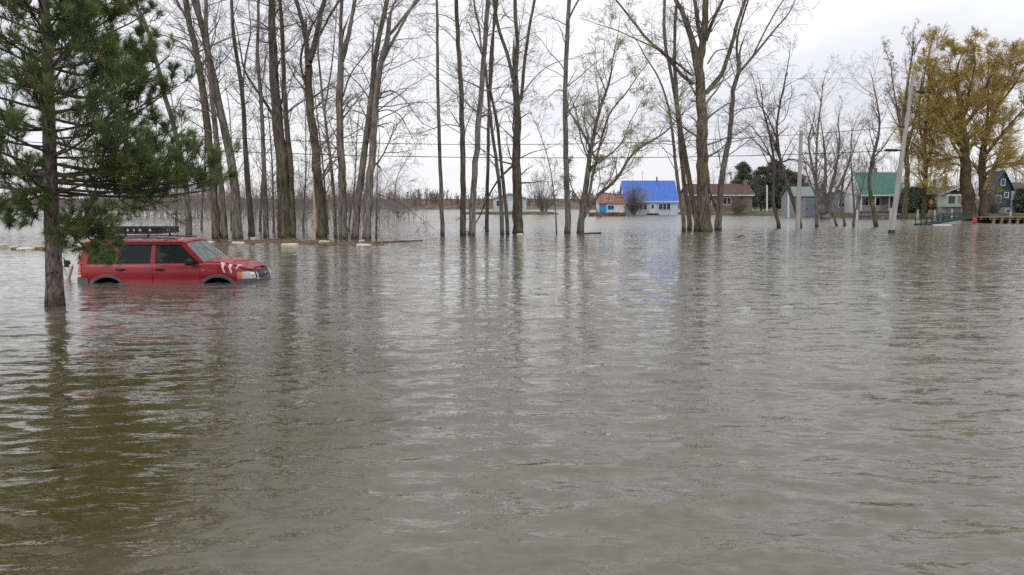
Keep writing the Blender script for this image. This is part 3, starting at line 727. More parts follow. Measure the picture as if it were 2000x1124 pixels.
M_wood_mid = mat('brush_bark', (0.27, 0.24, 0.21), rough=0.95, var=0.35, scale=0.4)
M_reed = mat('dead_reed', (0.21, 0.15, 0.10), rough=0.95, var=0.4, scale=3)
M_shore = mat('far_shore_leaf_litter', (0.16, 0.118, 0.092), rough=0.95, var=0.4, scale=0.35, stretch=(1, 0.3, 0.3), bump=1.0)
b = MB(); b.add([(-900, 296, -0.4), (900, 296, -0.4), (900, 300, 0.6), (-900, 300, 0.6), (900, 326, 4.3), (-900, 326, 4.3), (900, 900, 7), (-900, 900, 7)], [(0, 1, 2, 3), (3, 2, 4, 5), (5, 4, 6, 7)])
tag(b.build('far_shore', M_shore), kind='structure')
thicket('woods', 'brown leafless wood along the far shore', -300, 300, 299, 325, 1600, 3.8, 5.8, M_wood_far, 11, sub=7, width=0.26, cat='woods', lite=True, slope=0.13)
thicket('undergrowth', 'grey tangle of bare brush behind the grove', -31, -9.5, 56, 92, 270, 2.0, 7.2, M_wood_mid, 12, sub=7, width=0.03, base=-0.5, cat='brush')
thicket('undergrowth', 'brown brush line beyond the car and pine', -62, -20, 92, 135, 480, 3.0, 8.0, M_wood_mid, 13, sub=6, width=0.05, base=-0.5, cat='brush')
thicket('woods', 'bare wood rising behind the houses on the bank', 50, 160, 165, 215, 450, 7, 14, M_wood_mid, 14, sub=6, width=0.11, base=0.2, cat='woods', lite=True)
thicket('undergrowth', 'thin brown saplings between the grove trunks', -17.5, -8.0, 42.5, 52, 60, 1.5, 5.5, M_wood_mid, 15, sub=6, width=0.02, base=-0.5, cat='brush')

def shrub(name, label, px, py_base, px_w, py_top, D, m, seed, n=26, group=None, cat='shrub', th=0.035):
    """many-stemmed leafless shrub"""
    rg = np.random.default_rng(seed)
    b0 = at(px, py_base, D); h = (py_base - py_top) * mpp(D); w = px_w * mpp(D) / 2
    a = rg.random(n) * 2 * PI; q = np.sqrt(rg.random(n))
    P = np.zeros((n, 6, 3))
    P[:, 0] = np.stack([np.cos(a) * w * 0.12, np.sin(a) * w * 0.12, np.full(n, -0.3)], 1)
    topp = np.stack([np.cos(a) * q * w, np.sin(a) * q * w, h * (1 - 0.45 * q**2) * rg.uniform(0.75, 1.05, n)], 1)
    for k in range(1, 6):
        f = k / 5; P[:, k] = P[:, 0] * (1 - f) + topp * f; P[:, k, :2] *= f**0.35; P[:, k] += rg.normal(0, 0.04 * w * f, (n, 3))
    RR = th * np.linspace(1, 0.3, 6)[None] * rg.uniform(0.6, 1.2, n)[:, None]
    P2, R2 = grow(rg, P, RR, 9, 0.15, 1.0, (20, 50), (0.2, 0.45), 3, up=0.06, wig=0.14, rr=0.55, rmin=th * 0.3)
    P3, R3 = grow(rg, P2, R2, 5, 0.2, 1.0, (20, 55), (0.3, 0.6), 2, up=0.04, wig=0.15, rr=0.7, rmin=th * 0.25)
    root = empty(name, b0); tag(root, label, cat, group)
    V, Q = tube_arrays(P, RR, 5); link('stem', mesh_np('stem', V, Q), root, m)
    V, Q = stack([tube_arrays(P2, R2, 3), tube_arrays(P3, R3, 3)]); link('crown', mesh_np('crown', V, Q), root, m)
    return root
M_sh = mat('shrub_bark', (0.24, 0.205, 0.19), rough=0.95, var=0.3, scale=1)
shrub('bare_shrub', 'rounded grey-purple shrub hiding a corner of the blue-roofed house', 1237, 421, 48, 357, 134, M_sh, 21, n=70)
shrub('bare_shrub', 'small drowned shrub alone in the open water by the grove', 772, 424, 44, 378, 160, M_wood_mid, 22, n=20)
shrub('bare_shrub', 'dark shrub on the lawn before the brown bungalow', 1442, 420, 62, 372, 132, M_sh, 23, n=44)
shrub('bare_tree', 'round spreading bare tree beside the pale blue cottage', 1062, 418, 84, 330, 155, M_wood_mid, 24, n=34, cat='tree', th=0.05)

M_ev = leafmat('evergreen_needles', (0.08, 0.10, 0.062), (0.135, 0.155, 0.10), trans=0.1, scale=1.5)
def evergreen(label, px, py, py_top, wpx, D, seed, group='evergreens behind the brown bungalow'):
    rg = np.random.default_rng(seed)
    b0 = at(px, py, D); H = (py - py_top) * mpp(D); w = wpx * mpp(D) / 2
    root = empty('evergreen_tree', b0); tag(root, label, 'tree', group)
    C = np.array([[0, 0, -0.5], [0.05, 0, H * 0.5], [0, 0.05, H]]); C = resample(C, 10)
    V, Q = tube_arrays(C[None], np.linspace(0.22, 0.03, 10)[None], 8); link('trunk', mesh_np('trunk', V, Q), root, BK_dark)
    n = 95
    t = rg.uniform(0.06, 0.99, n); a = rg.random(n) * 2 * PI
    ln = 1.25 * w * (1 - t)**0.6 * rg.uniform(0.65, 1.15, n) + 0.25
    P = np.zeros((n, 5, 3))
    for k in range(5):
        f = k / 4
        P[:, k] = np.stack([np.cos(a) * ln * f, np.sin(a) * ln * f, t * H + ln * (0.1 * f + 0.12 * f * f)], 1) + rg.normal(0, 0.06, (n, 3)) * f
    RR = np.full((n, 5), 0.03)
    P2, R2 = grow(rg, P, RR, 9, 0.15, 1.0, (30, 65), (0.25, 0.5), 2, up=0.03, wig=0.1, rr=0.6, rmin=0.012)
    V, Q = stack([tube_arrays(P, RR, 4), tube_arrays(P2, R2, 3)]); link('branch', mesh_np('branch', V, Q), root, M_twig_dark)
    V, T3 = leaf_tris(rg, P2, 16, 0.24, 0.22, t0=0.1, elong=1.3); link('crown', mesh_np('crown', V, None, T3, smooth=False), root, M_ev)
for i, (px, top, w, lab) in enumerate(((1486, 330, 70, 'evergreen rising behind the bungalow chimney'), (1512, 318, 78, 'tallest evergreen past the bungalow chimney'), (1536, 336, 72, 'evergreen between bungalow and grey shed'), (1556, 345, 60, 'evergreen touching the grey shed roof'), (1448, 322, 50, 'narrow evergreen above the bungalow roof ridge'))):
    evergreen(lab, px, 412, top, w, 172 - 4 * i, 31 + i)
evergreen('dark evergreen between the green roof and the mint bungalow', 1785, 418, 372, 66, 108, 41, GR)
evergreen('dark evergreen at the edge beside the navy house', 2003, 420, 372, 40, 106, 42, GR)

# ================================================================== banks and houses
mound('lawn', rough_oval(60, 150, 26, 26, seed=3), 0.62, M_grass)                                   # bungalow lawn
mound('lawn', rough_oval(-0.6, 152, 9.5, 9, seed=4), 0.42, M_grass)                                # cottage lawn
mound('bank', rough_oval(76, 116, 30, 17, n=60, seed=5), 0.72, M_grass)                             # bank with the houses at the willow
mound('lawn', rough_oval(27, 147, 13, 6, seed=6), 0.12, M_grass)                                   # yard behind the blue house

M_white = mat('white_paint', (0.74, 0.74, 0.73), rough=0.55, var=0.07, scale=3)
M_trim = mat('white_trim', (0.78, 0.78, 0.78), rough=0.5, var=0.05, scale=5)
M_pane = glassmat('window_glass', (0.022, 0.027, 0.033), clear=0.0, rough=0.05)
M_found = mat('concrete_foundation', (0.30, 0.295, 0.29), rough=0.9, var=0.18, scale=2, bump=0.2)
M_dark = mat('dark_metal', (0.03, 0.032, 0.035), rough=0.5, var=0.2)

def siding(name, col, pitch=0.14, rough=0.6):
    """clapboard: horizontal laps as relief"""
    m, t, b = newmat(name)
    tcn = t.nodes.new('ShaderNodeTexCoord'); wv = t.nodes.new('ShaderNodeTexWave'); wv.wave_profile = 'SAW'; wv.bands_direction = 'Z'; wv.inputs['Scale'].default_value = 0.314 / pitch
    nz_ = t.nodes.new('ShaderNodeTexNoise'); nz_.inputs['Scale'].default_value = 1.4; nz_.inputs['Detail'].default_value = 6
    rp_ = t.nodes.new('ShaderNodeValToRGB')
    rp_.color_ramp.elements[0].position = 0.3; rp_.color_ramp.elements[0].color = (*[c * 0.85 for c in col], 1)
    rp_.color_ramp.elements[1].position = 0.7; rp_.color_ramp.elements[1].color = (*[min(1, c * 1.08) for c in col], 1)
    bp = t.nodes.new('ShaderNodeBump'); bp.inputs['Strength'].default_value = 0.6; bp.inputs['Distance'].default_value = 0.02
    t.links.new(tcn.outputs['Object'], wv.inputs['Vector']); t.links.new(tcn.outputs['Object'], nz_.inputs['Vector'])
    t.links.new(nz_.outputs[0], rp_.inputs[0]); t.links.new(rp_.outputs[0], b.inputs['Base Color'])
    t.links.new(wv.outputs['Fac'], bp.inputs['Height']); t.links.new(bp.outputs[0], b.inputs['Normal'])
    b.inputs['Roughness'].default_value = rough
    return m
def window(root, x0, x1, z0, z1, y, n=1, fr=None, gl=None, fw=0.09, side=None):
    """framed window on the front (plane y) or on a side wall (plane x = side)"""
    fr = fr or M_trim; gl = gl or M_pane
    def bx(mb, a0, a1, d0, d1, c0, c1):
        if side is None: mb.box(a0, a1, y + d0, y + d1, c0, c1)
        else: mb.box(side + d0, side + d1, a0, a1, c0, c1)
    f = MB()
    bx(f, x0 - fw, x1 + fw, -0.07, 0.02, z0 - fw * 1.3, z0); bx(f, x0 - fw, x1 + fw, -0.06, 0.02, z1, z1 + fw)
    bx(f, x0 - fw, x0, -0.065, 0.02, z0, z1); bx(f, x1, x1 + fw, -0.065, 0.02, z0, z1)
    w = (x1 - x0) / n
    for i in range(1, n):
        bx(f, x0 + i * w - 0.045, x0 + i * w + 0.045, -0.055, 0.02, z0, z1)
    o = f.build('window', fr, root)
    for i in range(n):
        p = MB(); bx(p, x0 + i * w + (0.045 if i else 0), x0 + (i + 1) * w - (0.045 if i < n - 1 else 0), -0.02, 0.0, z0, z1)
        p.build('pane', gl, o)
    return o
def gable_x(root, x0, x1, y0, y1, z0, zr, m, over=0.3, th=0.10, rib=0.0, yr=None, fascia=None, side_over=0.25):
    """two roof slopes, ridge running along x"""
    yr = (y0 + y1) / 2 if yr is None else yr
    for s in (0, 1):
        ye, sg = (y0 - over, -1) if s == 0 else (y1 + over, 1)
        slope = (zr - z0) / (abs(yr - (y0 if s == 0 else y1)))
        ze = z0 - over * slope
        b = MB()
        a, c = x0 - side_over, x1 + side_over
        b.prism([(a, ye, ze), (c, ye, ze), (c, yr, zr), (a, yr, zr)], (0, 0, th))
        if rib > 0:
            k = int((c - a) / rib)
            for i in range(k + 1):
                x = a + 0.03 + i * (c - a - 0.06) / k
                b.prism([(x - 0.02, ye + 0.01 * -sg, ze + th * 1.0), (x + 0.02, ye + 0.01 * -sg, ze + th), (x + 0.02, yr, zr + th), (x - 0.02, yr, zr + th)], (0, 0, 0.045))
        r_ = b.build('roof', m, root)
        if fascia is not None:
            f = MB(); f.box(a - 0.01, c + 0.01, min(ye, ye + sg * 0.04), max(ye, ye + sg * 0.04), ze - 0.14, ze + th * 0.7); f.build('fascia', fascia, r_)
            g_ = MB()
            for xx, d in ((a - 0.045, 1), (c + 0.005, 1)):
                g_.prism([(xx, ye, ze - 0.12), (xx, yr, zr - 0.12), (xx, yr, zr + th * 0.6), (xx, ye, ze + th * 0.6)], (0.04, 0, 0))
            g_.build('bargeboard', fascia, r_)
def walls_x(root, x0, x1, y0, y1, z0, z1, zr, m, yr=None):
    """four walls with gables left and right, one closed body"""
    yr = (y0 + y1) / 2 if yr is None else yr
    b = MB(); b.prism([(x0, y0, z0), (x0, y1, z0), (x0, y1, z1), (x0, yr, zr), (x0, y0, z1)], (x1 - x0, 0, 0))
    return b.build('wall', m, root)
def gable_y(root, x0, x1, y0, y1, z0, zr, m, over=0.3, th=0.10, fascia=None, front=0.35):
    """ridge runs away from the viewer"""
    xr = (x0 + x1) / 2; slope = (zr - z0) / (xr - x0); ze = z0 - over * slope
    for s in (0, 1):
        xe = x0 - over if s == 0 else x1 + over
        b = MB(); b.prism([(xe, y0 - front, ze), (xr, y0 - front, zr), (xr, y1 + 0.2, zr), (xe, y1 + 0.2, ze)], (0, 0, th))
        r_ = b.build('roof', m, root)
        if fascia is not None:
            f = MB(); f.prism([(xe, y0 - front - 0.045, ze - 0.12), (xr, y0 - front - 0.045, zr - 0.12), (xr, y0 - front - 0.045, zr + th * 0.8), (xe, y0 - front - 0.045, ze + th * 0.8)], (0, 0.04, 0))
            f.build('bargeboard', fascia, r_)
def walls_y(root, x0, x1, y0, y1, z0, z1, zr, m):
    xr = (x0 + x1) / 2
    b = MB(); b.prism([(x0, y0, z0), (x1, y0, z0), (x1, y0, z1), (xr, y0, zr), (x0, y0, z1)], (0, y1 - y0, 0))
    return b.build('wall', m, root)
def part(root, name, m, *boxes, bevel=0.0, smooth=False):
    b = MB()
    for bb in boxes: b.box(*bb, b=bevel)
    return b.build(name, m, root, smooth)

# ---- blue-roofed house
M_blue_roof = mat('blue_sheet_roof', (0.06, 0.18, 0.60), rough=0.38, var=0.10, scale=0.8, stretch=(3, 1, 1))
M_blue_wall = siding('pale_blue_siding', (0.56, 0.70, 0.77))
D = 139; m_ = mpp(D)
o0 = on(1222, 420.5); H1 = empty('house', (o0[0], o0[1], 0)); tag(H1, 'pale blue house with bright blue roof standing in the flood', 'house')
W1 = 100 * m_
walls_x(H1, 0, W1, 1.3, 7.6, -0.6, 2.95, 6.0, M_blue_wall)
part(H1, 'front_wall', M_blue_wall, (0.02, W1 - 0.02, 0, 1.297, -0.6, 2.35))
gable_x(H1, 0, W1, 1.3, 7.6, 3.0, 6.1, M_blue_roof, over=0.45, rib=0.42, fascia=M_trim)
b = MB(); b.prism([(-0.2, -0.3, 2.36), (W1 + 0.2, -0.3, 2.36), (W1 + 0.2, 1.28, 2.72), (-0.2, 1.28, 2.72)], (0, 0, 0.07)); pr = b.build('porch_roof', M_blue_roof, H1)
part(pr, 'fascia', M_trim, (-0.21, W1 + 0.21, -0.345, -0.303, 2.24, 2.42))
window(H1, 1.75, 3.75, 0.95, 2.02, 0, 3)
window(H1, 5.85, 7.9, 0.95, 2.02, 0, 3)
dr = part(H1, 'door', M_trim, (4.3, 5.2, -0.05, 0.02, 0.3, 2.1))
part(dr, 'pane', M_pane, (4.55, 4.95, -0.062, -0.052, 1.15, 1.85)); part(dr, 'handle', M_dark, (4.37, 4.43, -0.09, -0.052, 1.12, 1.2))
part(H1, 'doorstep', mat('dark_wood_step', (0.05, 0.045, 0.05), rough=0.8), (3.75, 5.75, -1.0, -0.06, -0.5, 0.30))
b = MB(); b.tube([(6.2, 4.3, 5.7), (6.2, 4.3, 6.85)], 0.13, 10); b.build('flue', M_dark, H1)
b = MB(); b.tube([(3.6, 4.4, 5.9), (3.6, 4.4, 8.0)], 0.025, 5); b.tube([(3.2, 4.4, 7.7), (4.0, 4.4, 7.8)], 0.02, 5); b.tube([(3.35, 4.4, 7.4), (3.85, 4.4, 7.45)], 0.02, 5); b.build('aerial', M_dark, H1)
part(H1, 'roof_vent', M_dark, (6.0, 6.3, 3.75, 3.95, 5.3, 5.62))

# ---- rusty shed
M_rust = mat('rusty_sheet_roof', (0.24, 0.068, 0.035), rough=0.8, var=0.35, scale=1.3, stretch=(2.5, 1, 1), col2=(0.42, 0.25, 0.18))
M_shed_w = mat('weathered_white_boards', (0.70, 0.70, 0.68), rough=0.8, var=0.16, scale=1.5, stretch=(4, 4, 0.6))
M_cyan = mat('blue_door_paint', (0.022, 0.30, 0.55), rough=0.5, var=0.08)
o0 = on(1169, 421); H2 = empty('shed', (o0[0], o0[1], 0)); tag(H2, 'white shed with rusty roof and bright blue door', 'shed')
walls_x(H2, 0, 4.3, 0, 4.2, -0.6, 2.15, 3.55, M_shed_w); gable_x(H2, 0, 4.3, 0, 4.2, 2.2, 3.65, M_rust, over=0.25, rib=0.5)
dr = part(H2, 'door', M_cyan, (0.12, 1.35, -0.06, 0.02, 0.35, 2.02)); part(dr, 'hinge', M_dark, (0.14, 0.5, -0.08, -0.062, 1.6, 1.68), (0.14, 0.5, -0.08, -0.062, 0.7, 0.78))
window(H2, 1.65, 2.55, 1.1, 1.65, 0, 2, fr=M_cyan)
M_fence = mat('red_brown_boards', (0.16, 0.06, 0.045), rough=0.8, var=0.25, scale=2, stretch=(3, 1, 1))
o0 = on(1150, 423); f = empty('fence', (o0[0], o0[1], 0)); tag(f, 'low red-brown board fence before the rusty shed', 'fence')
pl = MB(); pl.box(0, 0.93, 0, 0.05, -0.3, 0.62, b=0.01); plm = pl.mesh('board')
for i in range(6):
    o = link('board', plm, f, M_fence, (i * 0.96, 0.02 * (i % 2), 0.03 * math.sin(i * 2.2)))
pm = MB(); pm.box(-0.06, 0.06, 0.06, 0.18, -0.9, 0.7); pmm = pm.mesh('post')
for i in range(4): link('post', pmm, f, M_fence, (0.05 + i * 1.9, 0.02, 0))
b = MB(); b.tube([(0, 0, -0.5), (0, 0, 0.7), (0.08, 0, 0.95), (0.25, 0, 1.02), (0.4, 0, 0.9)], 0.085, 8)
o0 = on(1149, 422); tag(b.build('vent_pipe', M_white, smooth=True, loc=(o0[0] - 0.1, o0[1] - 0.4, 0)), 'white curved vent pipe at the end of the red-brown fence', 'pipe')

# ---- brown bungalow
M_shingle = mat('brown_shingles', (0.115, 0.072, 0.058), rough=0.9, var=0.25, scale=3, stretch=(1, 1, 4), bump=0.3)
M_brick = mat('tan_brick', (0.25, 0.165, 0.115), rough=0.9, var=0.25, scale=5, stretch=(1, 1, 3), bump=0.3)
D = 150; m_ = mpp(D); o0 = at(1346, 412, D); H3 = empty('house', (o0[0], o0[1], o0[2] - 0.1)); tag(H3, 'long brown bungalow half hidden behind the giant tree', 'house')
W3 = 122 * m_
walls_x(H3, 0, W3, 0, 8, -0.5, 3.3, 5.2, M_brick); gable_x(H3, 0, W3, 0, 8, 3.35, 5.3, M_shingle, over=0.5, fascia=M_trim)
window(H3, 2.0, 4.2, 1.3, 2.6, 0, 2); window(H3, 6.6, 8.0, 1.3, 2.6, 0, 2)
M_porch_wood = mat('dark_porch_wood', (0.055, 0.04, 0.03), rough=0.85)
part(H3, 'porch_screen', M_porch_wood, (8.4, 10.9, -0.06, 0.02, 0.75, 3.1)); window(H3, 8.8, 10.5, 1.5, 2.7, -0.065, 2, fr=M_porch_wood)
part(H3, 'chimney', M_brick, (W3 - 0.75, W3 - 0.05, 3.4, 4.1, 3.0, 6.05))

# ---- pale blue cottage
M_cott = siding('pale_cottage_siding', (0.52, 0.65, 0.72))
M_grey_roof = mat('grey_roof', (0.33, 0.35, 0.38), rough=0.7, var=0.15)
D = 152; m_ = mpp(D); o0 = at(963, 414, D); H4 = empty('house', (o0[0], o0[1], o0[2] - 0.05)); tag(H4, 'small pale blue cottage far off between the tall trunks', 'house')
walls_y(H4, 0, 6.6, 0, 8, -0.4, 2.75, 3.6, M_cott); gable_y(H4, 0, 6.6, 0, 8, 2.8, 3.7, M_grey_roof, fascia=M_trim)
window(H4, 0.7, 2.0, 1.1, 2.2, 0, 2); window(H4, 4.6, 5.8, 1.1, 2.2, 0, 2); part(H4, 'door', M_trim, (3.0, 3.9, -0.05, 0.02, 0.1, 2.15))

# ---- grey shed and grey barn
M_greysid = siding('grey_siding', (0.285, 0.31, 0.335), pitch=0.2)
M_green_roof2 = mat('dull_green_roof', (0.19, 0.265, 0.245), rough=0.6, var=0.15)
D = 113; m_ = mpp(D); o0 = at(1546, 424, D); H5 = empty('shed', (o0[0], o0[1], max(0, o0[2]))); tag(H5, 'low grey shed with dull green roof behind the slim pole', 'shed')
walls_x(H5, 0, 4.7, 0, 4.5, -0.6, 3.0, 4.2, M_greysid); gable_x(H5, 0, 4.7, 0, 4.5, 3.05, 4.35, M_green_roof2, over=0.2)
dr = part(H5, 'door', mat('blue_grey_door', (0.17, 0.21, 0.26), rough=0.6), (2.1, 3.9, -0.05, 0.02, 0.02, 2.5)); part(dr, 'handle', M_dark, (2.2, 2.26, -0.1, -0.052, 1.1, 1.3))
D = 116; m_ = mpp(D); o0 = at(1612, 421, D); H6 = empty('barn', (o0[0], o0[1], max(0, o0[2]))); tag(H6, 'grey gabled barn with a small square window beside the white house', 'barn')
walls_y(H6, 0, 3.35, 0, 5.0, -0.6, 3.15, 3.85, M_greysid); gable_y(H6, 0, 3.35, 0, 5.0, 3.2, 3.95, M_grey_roof, over=0.15, fascia=M_trim); window(H6, 1.95, 2.75, 1.25, 1.85, 0, 2)

# ---- green-roofed white house
M_green_roof = mat('green_sheet_roof', (0.068, 0.195, 0.15), rough=0.5, var=0.12, scale=0.9, stretch=(3, 1, 1))
M_whitesid = siding('white_siding', (0.80, 0.80, 0.81))
D = 110; o0 = at(1680, 416, D); H7 = empty('house', (o0[0], o0[1], o0[2] - 0.02)); tag(H7, 'white house with steep green roof and columned porch', 'house')
walls_x(H7, 0, 6.2, 1.5, 5.4, -0.6, 2.75, 5.7, M_whitesid, yr=2.7)
gable_x(H7, 0, 6.2, 0.0, 5.4, 2.72, 5.75, M_green_roof, over=0.18, rib=0.4, fascia=M_trim, yr=2.7, side_over=0.12)
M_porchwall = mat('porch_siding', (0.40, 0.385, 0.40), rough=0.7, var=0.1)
part(H7, 'porch_beam', M_trim, (0.0, 6.2, 0.0, 0.14, 2.42, 2.6))
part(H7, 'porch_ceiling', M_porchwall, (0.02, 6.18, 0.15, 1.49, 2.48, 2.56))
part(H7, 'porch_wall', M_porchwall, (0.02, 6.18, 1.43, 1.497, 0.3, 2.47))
part(H7, 'porch_floor', mat('porch_floor', (0.26, 0.25, 0.24), rough=0.8), (-0.1, 6.3, -0.1, 1.42, 0.12, 0.27))
part(H7, 'foundation', M_found, (0.05, 6.1, 0.1, 1.3, -0.6, 0.118))
cm = MB(); cm.box(-0.07, 0.07, 0.0, 0.14, 0.272, 2.418, b=0.01); cmm = cm.mesh('column')
for x in (0.12, 2.1, 4.1, 6.1): link('column', cmm, H7, M_trim, (x, 0, 0))
rl = MB(); rl.box(0.2, 6.0, 0.03, 0.09, 1.0, 1.06); rl.box(0.2, 6.0, 0.03, 0.09, 0.36, 0.40)
for i in range(44): rl.box(0.25 + i * 0.13, 0.285 + i * 0.13, 0.045, 0.075, 0.40, 1.0)
rl.build('railing', mat('grey_railing', (0.46, 0.46, 0.47), rough=0.6), H7)
dr = part(H7, 'door', M_trim, (2.65, 3.5, 1.36, 1.428, 0.29, 2.25)); part(dr, 'pane', M_pane, (2.82, 3.33, 1.345, 1.358, 1.1, 2.05))
window(H7, 0.7, 1.7, 1.05, 2.1, 1.43, 1); window(H7, 4.5, 5.5, 1.05, 2.1, 1.43, 2)
window(H7, 2.3, 3.0, 3.7, 4.3, 0, 1, side=0.0)
part(H7, 'chimney', mat('grey_block_chimney', (0.2, 0.19, 0.19), rough=0.9), (3.0, 3.35, 2.6, 2.95, 5.3, 6.5))

# ---- mint bungalow
M_mint = siding('mint_siding', (0.68, 0.77, 0.71))
M_dkroof = mat('dark_shingles', (0.09, 0.088, 0.09), rough=0.9, var=0.2, scale=3, bump=0.2)
M_gable = mat('dark_gable_boards', (0.05, 0.055, 0.075), rough=0.7, var=0.15)
M_block = mat('grey_block_wall', (0.40, 0.39, 0.39), rough=0.9, var=0.12, scale=2)
D = 105; m_ = mpp(D); o0 = at(1831, 419, D); H8 = empty('house', (o0[0], o0[1], o0[2] - 0.02)); tag(H8, 'mint bungalow with dark gable and bay window beside the willow', 'house')
part(H8, 'basement_wall', M_block, (0.05, 5.0, 0.05, 7, -0.6, 0.997))
part(H8, 'wall', M_mint, (0, 5.05, 0, 7.05, 1.0, 2.75))
b = MB(); b.prism([(0, 0.0, 2.753), (5.05, 0.0, 2.753), (2.525, 0.0, 3.68)], (0, 7, 0)); b.build('gable', M_gable, H8)
gable_y(H8, 0, 5.05, 0, 7, 2.76, 3.72, M_dkroof, over=0.35, fascia=M_trim, front=0.5)
b = MB(); b.prism([(0.55, 0, 1.05), (0.85, -0.55, 1.05), (3.2, -0.55, 1.05), (3.5, 0, 1.05)], (0, 0, 1.62)); bay = b.build('bay', M_mint, H8)
window(bay, 1.0, 1.95, 1.45, 2.5, -0.55, 1); window(bay, 2.2, 3.05, 1.45, 2.5, -0.55, 1, gl=mat('drawn_curtain', (0.3, 0.33, 0.31), rough=0.6))
part(H8, 'gable_light', M_trim, (2.15, 2.42, -0.62, -0.55, 3.2, 3.4), (2.62, 2.85, -0.62, -0.55, 3.2, 3.4))
part(H8, 'chimney', M_dark, (1.7, 2.0, 4.5, 4.8, 3.3, 4.9))

# ---- navy house
M_navy = siding('navy_siding', (0.03, 0.062, 0.095), pitch=0.18)
M_navyroof = mat('navy_roof_edge', (0.03, 0.035, 0.085), rough=0.6, var=0.15)
D = 106; m_ = mpp(D); o0 = at(1936, 424, D); H9 = empty('house', (o0[0], o0[1], o0[2])); tag(H9, 'narrow navy house with steep pointed gable by the dock', 'house')
part(H9, 'basement_wall', mat('blue_grey_block', (0.27, 0.28, 0.33), rough=0.9, var=0.12), (-0.3, 3.6, 0.05, 6, -0.6, 1.397))
walls_y(H9, 0, 2.55, 0, 2.6, 1.4, 4.0, 6.1, M_navy); gable_y(H9, 0, 2.55, 0, 2.6, 4.0, 6.25, M_navyroof, over=0.25, front=0.3)
window(H9, 1.05, 1.5, 4.35, 5.1, 0, 1); window(H9, 0.5, 1.1, 2.0, 2.9, 0, 1); window(H9, 1.65, 2.1, 2.7, 3.3, 0, 1)
window(H9, 2.0, 2.6, 0.6, 1.0, 0.05, 1)
shrub('bare_shrub', 'grey bush leaning on the navy house wall', 1938, 424, 44, 372, 103, M_sh, 61, n=40)
part(H9, 'side_wing', M_whitesid, (2.56, 5.6, 0.6, 5.8, 1.4, 3.7))
b = MB(); b.prism([(2.5, 0.4, 3.72), (5.8, 0.4, 3.72), (5.8, 3.2, 4.7), (2.5, 3.2, 4.7)], (0, 0, 0.1)); b.build('wing_roof', M_dkroof, H9)

# ================================================================== shore clutter
def stone_mesh(seed):
    r2 = random.Random(seed); b = MB()
    n = 7; rings = []
    for k, (f, z) in enumerate(((0.75, 0), (1, 0.25), (0.95, 0.6), (0.55, 0.85))):
        rings.append([((math.cos(2 * PI * i / n)) * f * r2.uniform(0.85, 1.1) * 0.5, math.sin(2 * PI * i / n) * f * r2.uniform(0.85, 1.1) * 0.4, z + r2.uniform(-0.06, 0.06)) for i in range(n)])
    vs = [p for q in rings for p in q] + [(0, 0, 0.92)]
    fs = [(k * n + i, k * n + (i + 1) % n, (k + 1) * n + (i + 1) % n, (k + 1) * n + i) for k in range(3) for i in range(n)] + [(21 + i, 21 + (i + 1) % n, 28) for i in range(n)] + [tuple(range(n))[::-1]]
    b.add(vs, fs); return b.mesh('stone', smooth=False)
stones = [stone_mesh(i) for i in range(5)]
M_stone = mat('grey_boulder', (0.19, 0.18, 0.165), rough=0.9, var=0.3, scale=2, bump=0.4)
def stone_wall(label, p0, p1, n, h, seed):
    r2 = random.Random(seed); root = empty('stone_wall', p0); tag(root, label, 'wall', 'boulder edges of the bank')
    d = np.array(p1) - np.array(p0)
    for row in range(2):
        for i in range(n):
            f = (i + 0.5 * (row % 2) + r2.uniform(-0.1, 0.1)) / n
            o = link('stone', stones[r2.randrange(5)], root, M_stone, (d[0] * f, d[1] * f + row * 0.2 + r2.uniform(-0.05, 0.05), -0.12 + row * h * 0.5))
            s = r2.uniform(0.85, 1.2); o.scale = (np.linalg.norm(d) / n * 1.15 * s, 0.8 * s, h * 0.62 * s); o.rotation_euler = (0, 0, r2.uniform(-0.5, 0.5))
stone_wall('boulder edging in front of the columned porch', (44.2, 98.3, 0), (49.6, 97.6, 0), 13, 0.75, 1)
stone_wall('boulder edging beneath the mint bungalow', (52.2, 97.5, 0), (58.5, 97.4, 0), 13, 0.5, 2)

def post(px, py_top, py, D, w, m, label, name='post', cat='post'):
    p = at(px, py, D); h = (py - py_top) * mpp(D)
    b = MB(); b.box(-w / 2, w / 2, -w / 2, w / 2, -0.9, h, b=w * 0.12); b.prism([(-w * 0.6, -w * 0.6, h + 0.002), (w * 0.6, -w * 0.6, h + 0.002), (w * 0.6, w * 0.6, h + 0.002), (-w * 0.6, w * 0.6, h + 0.002)], (0, 0, 0.04))
    return tag(b.build(name, m, loc=p), label, cat, 'white posts along the bank')
for px, t, y, lab in ((1674, 411, 424, 'white post beside the two-stemmed sapling'), (1739, 408, 425, 'white post just inside the leaning pole'), (1792, 411, 428, 'white post between poplar and narrow willow'), (1826, 411, 424, 'white post by the tan crate'), (1859, 409, 422, 'white post under the bay window'), (1973, 413, 427, 'white post on the dock below the navy house')):
    post(px, t, y, 95, 0.17, M_white, lab)

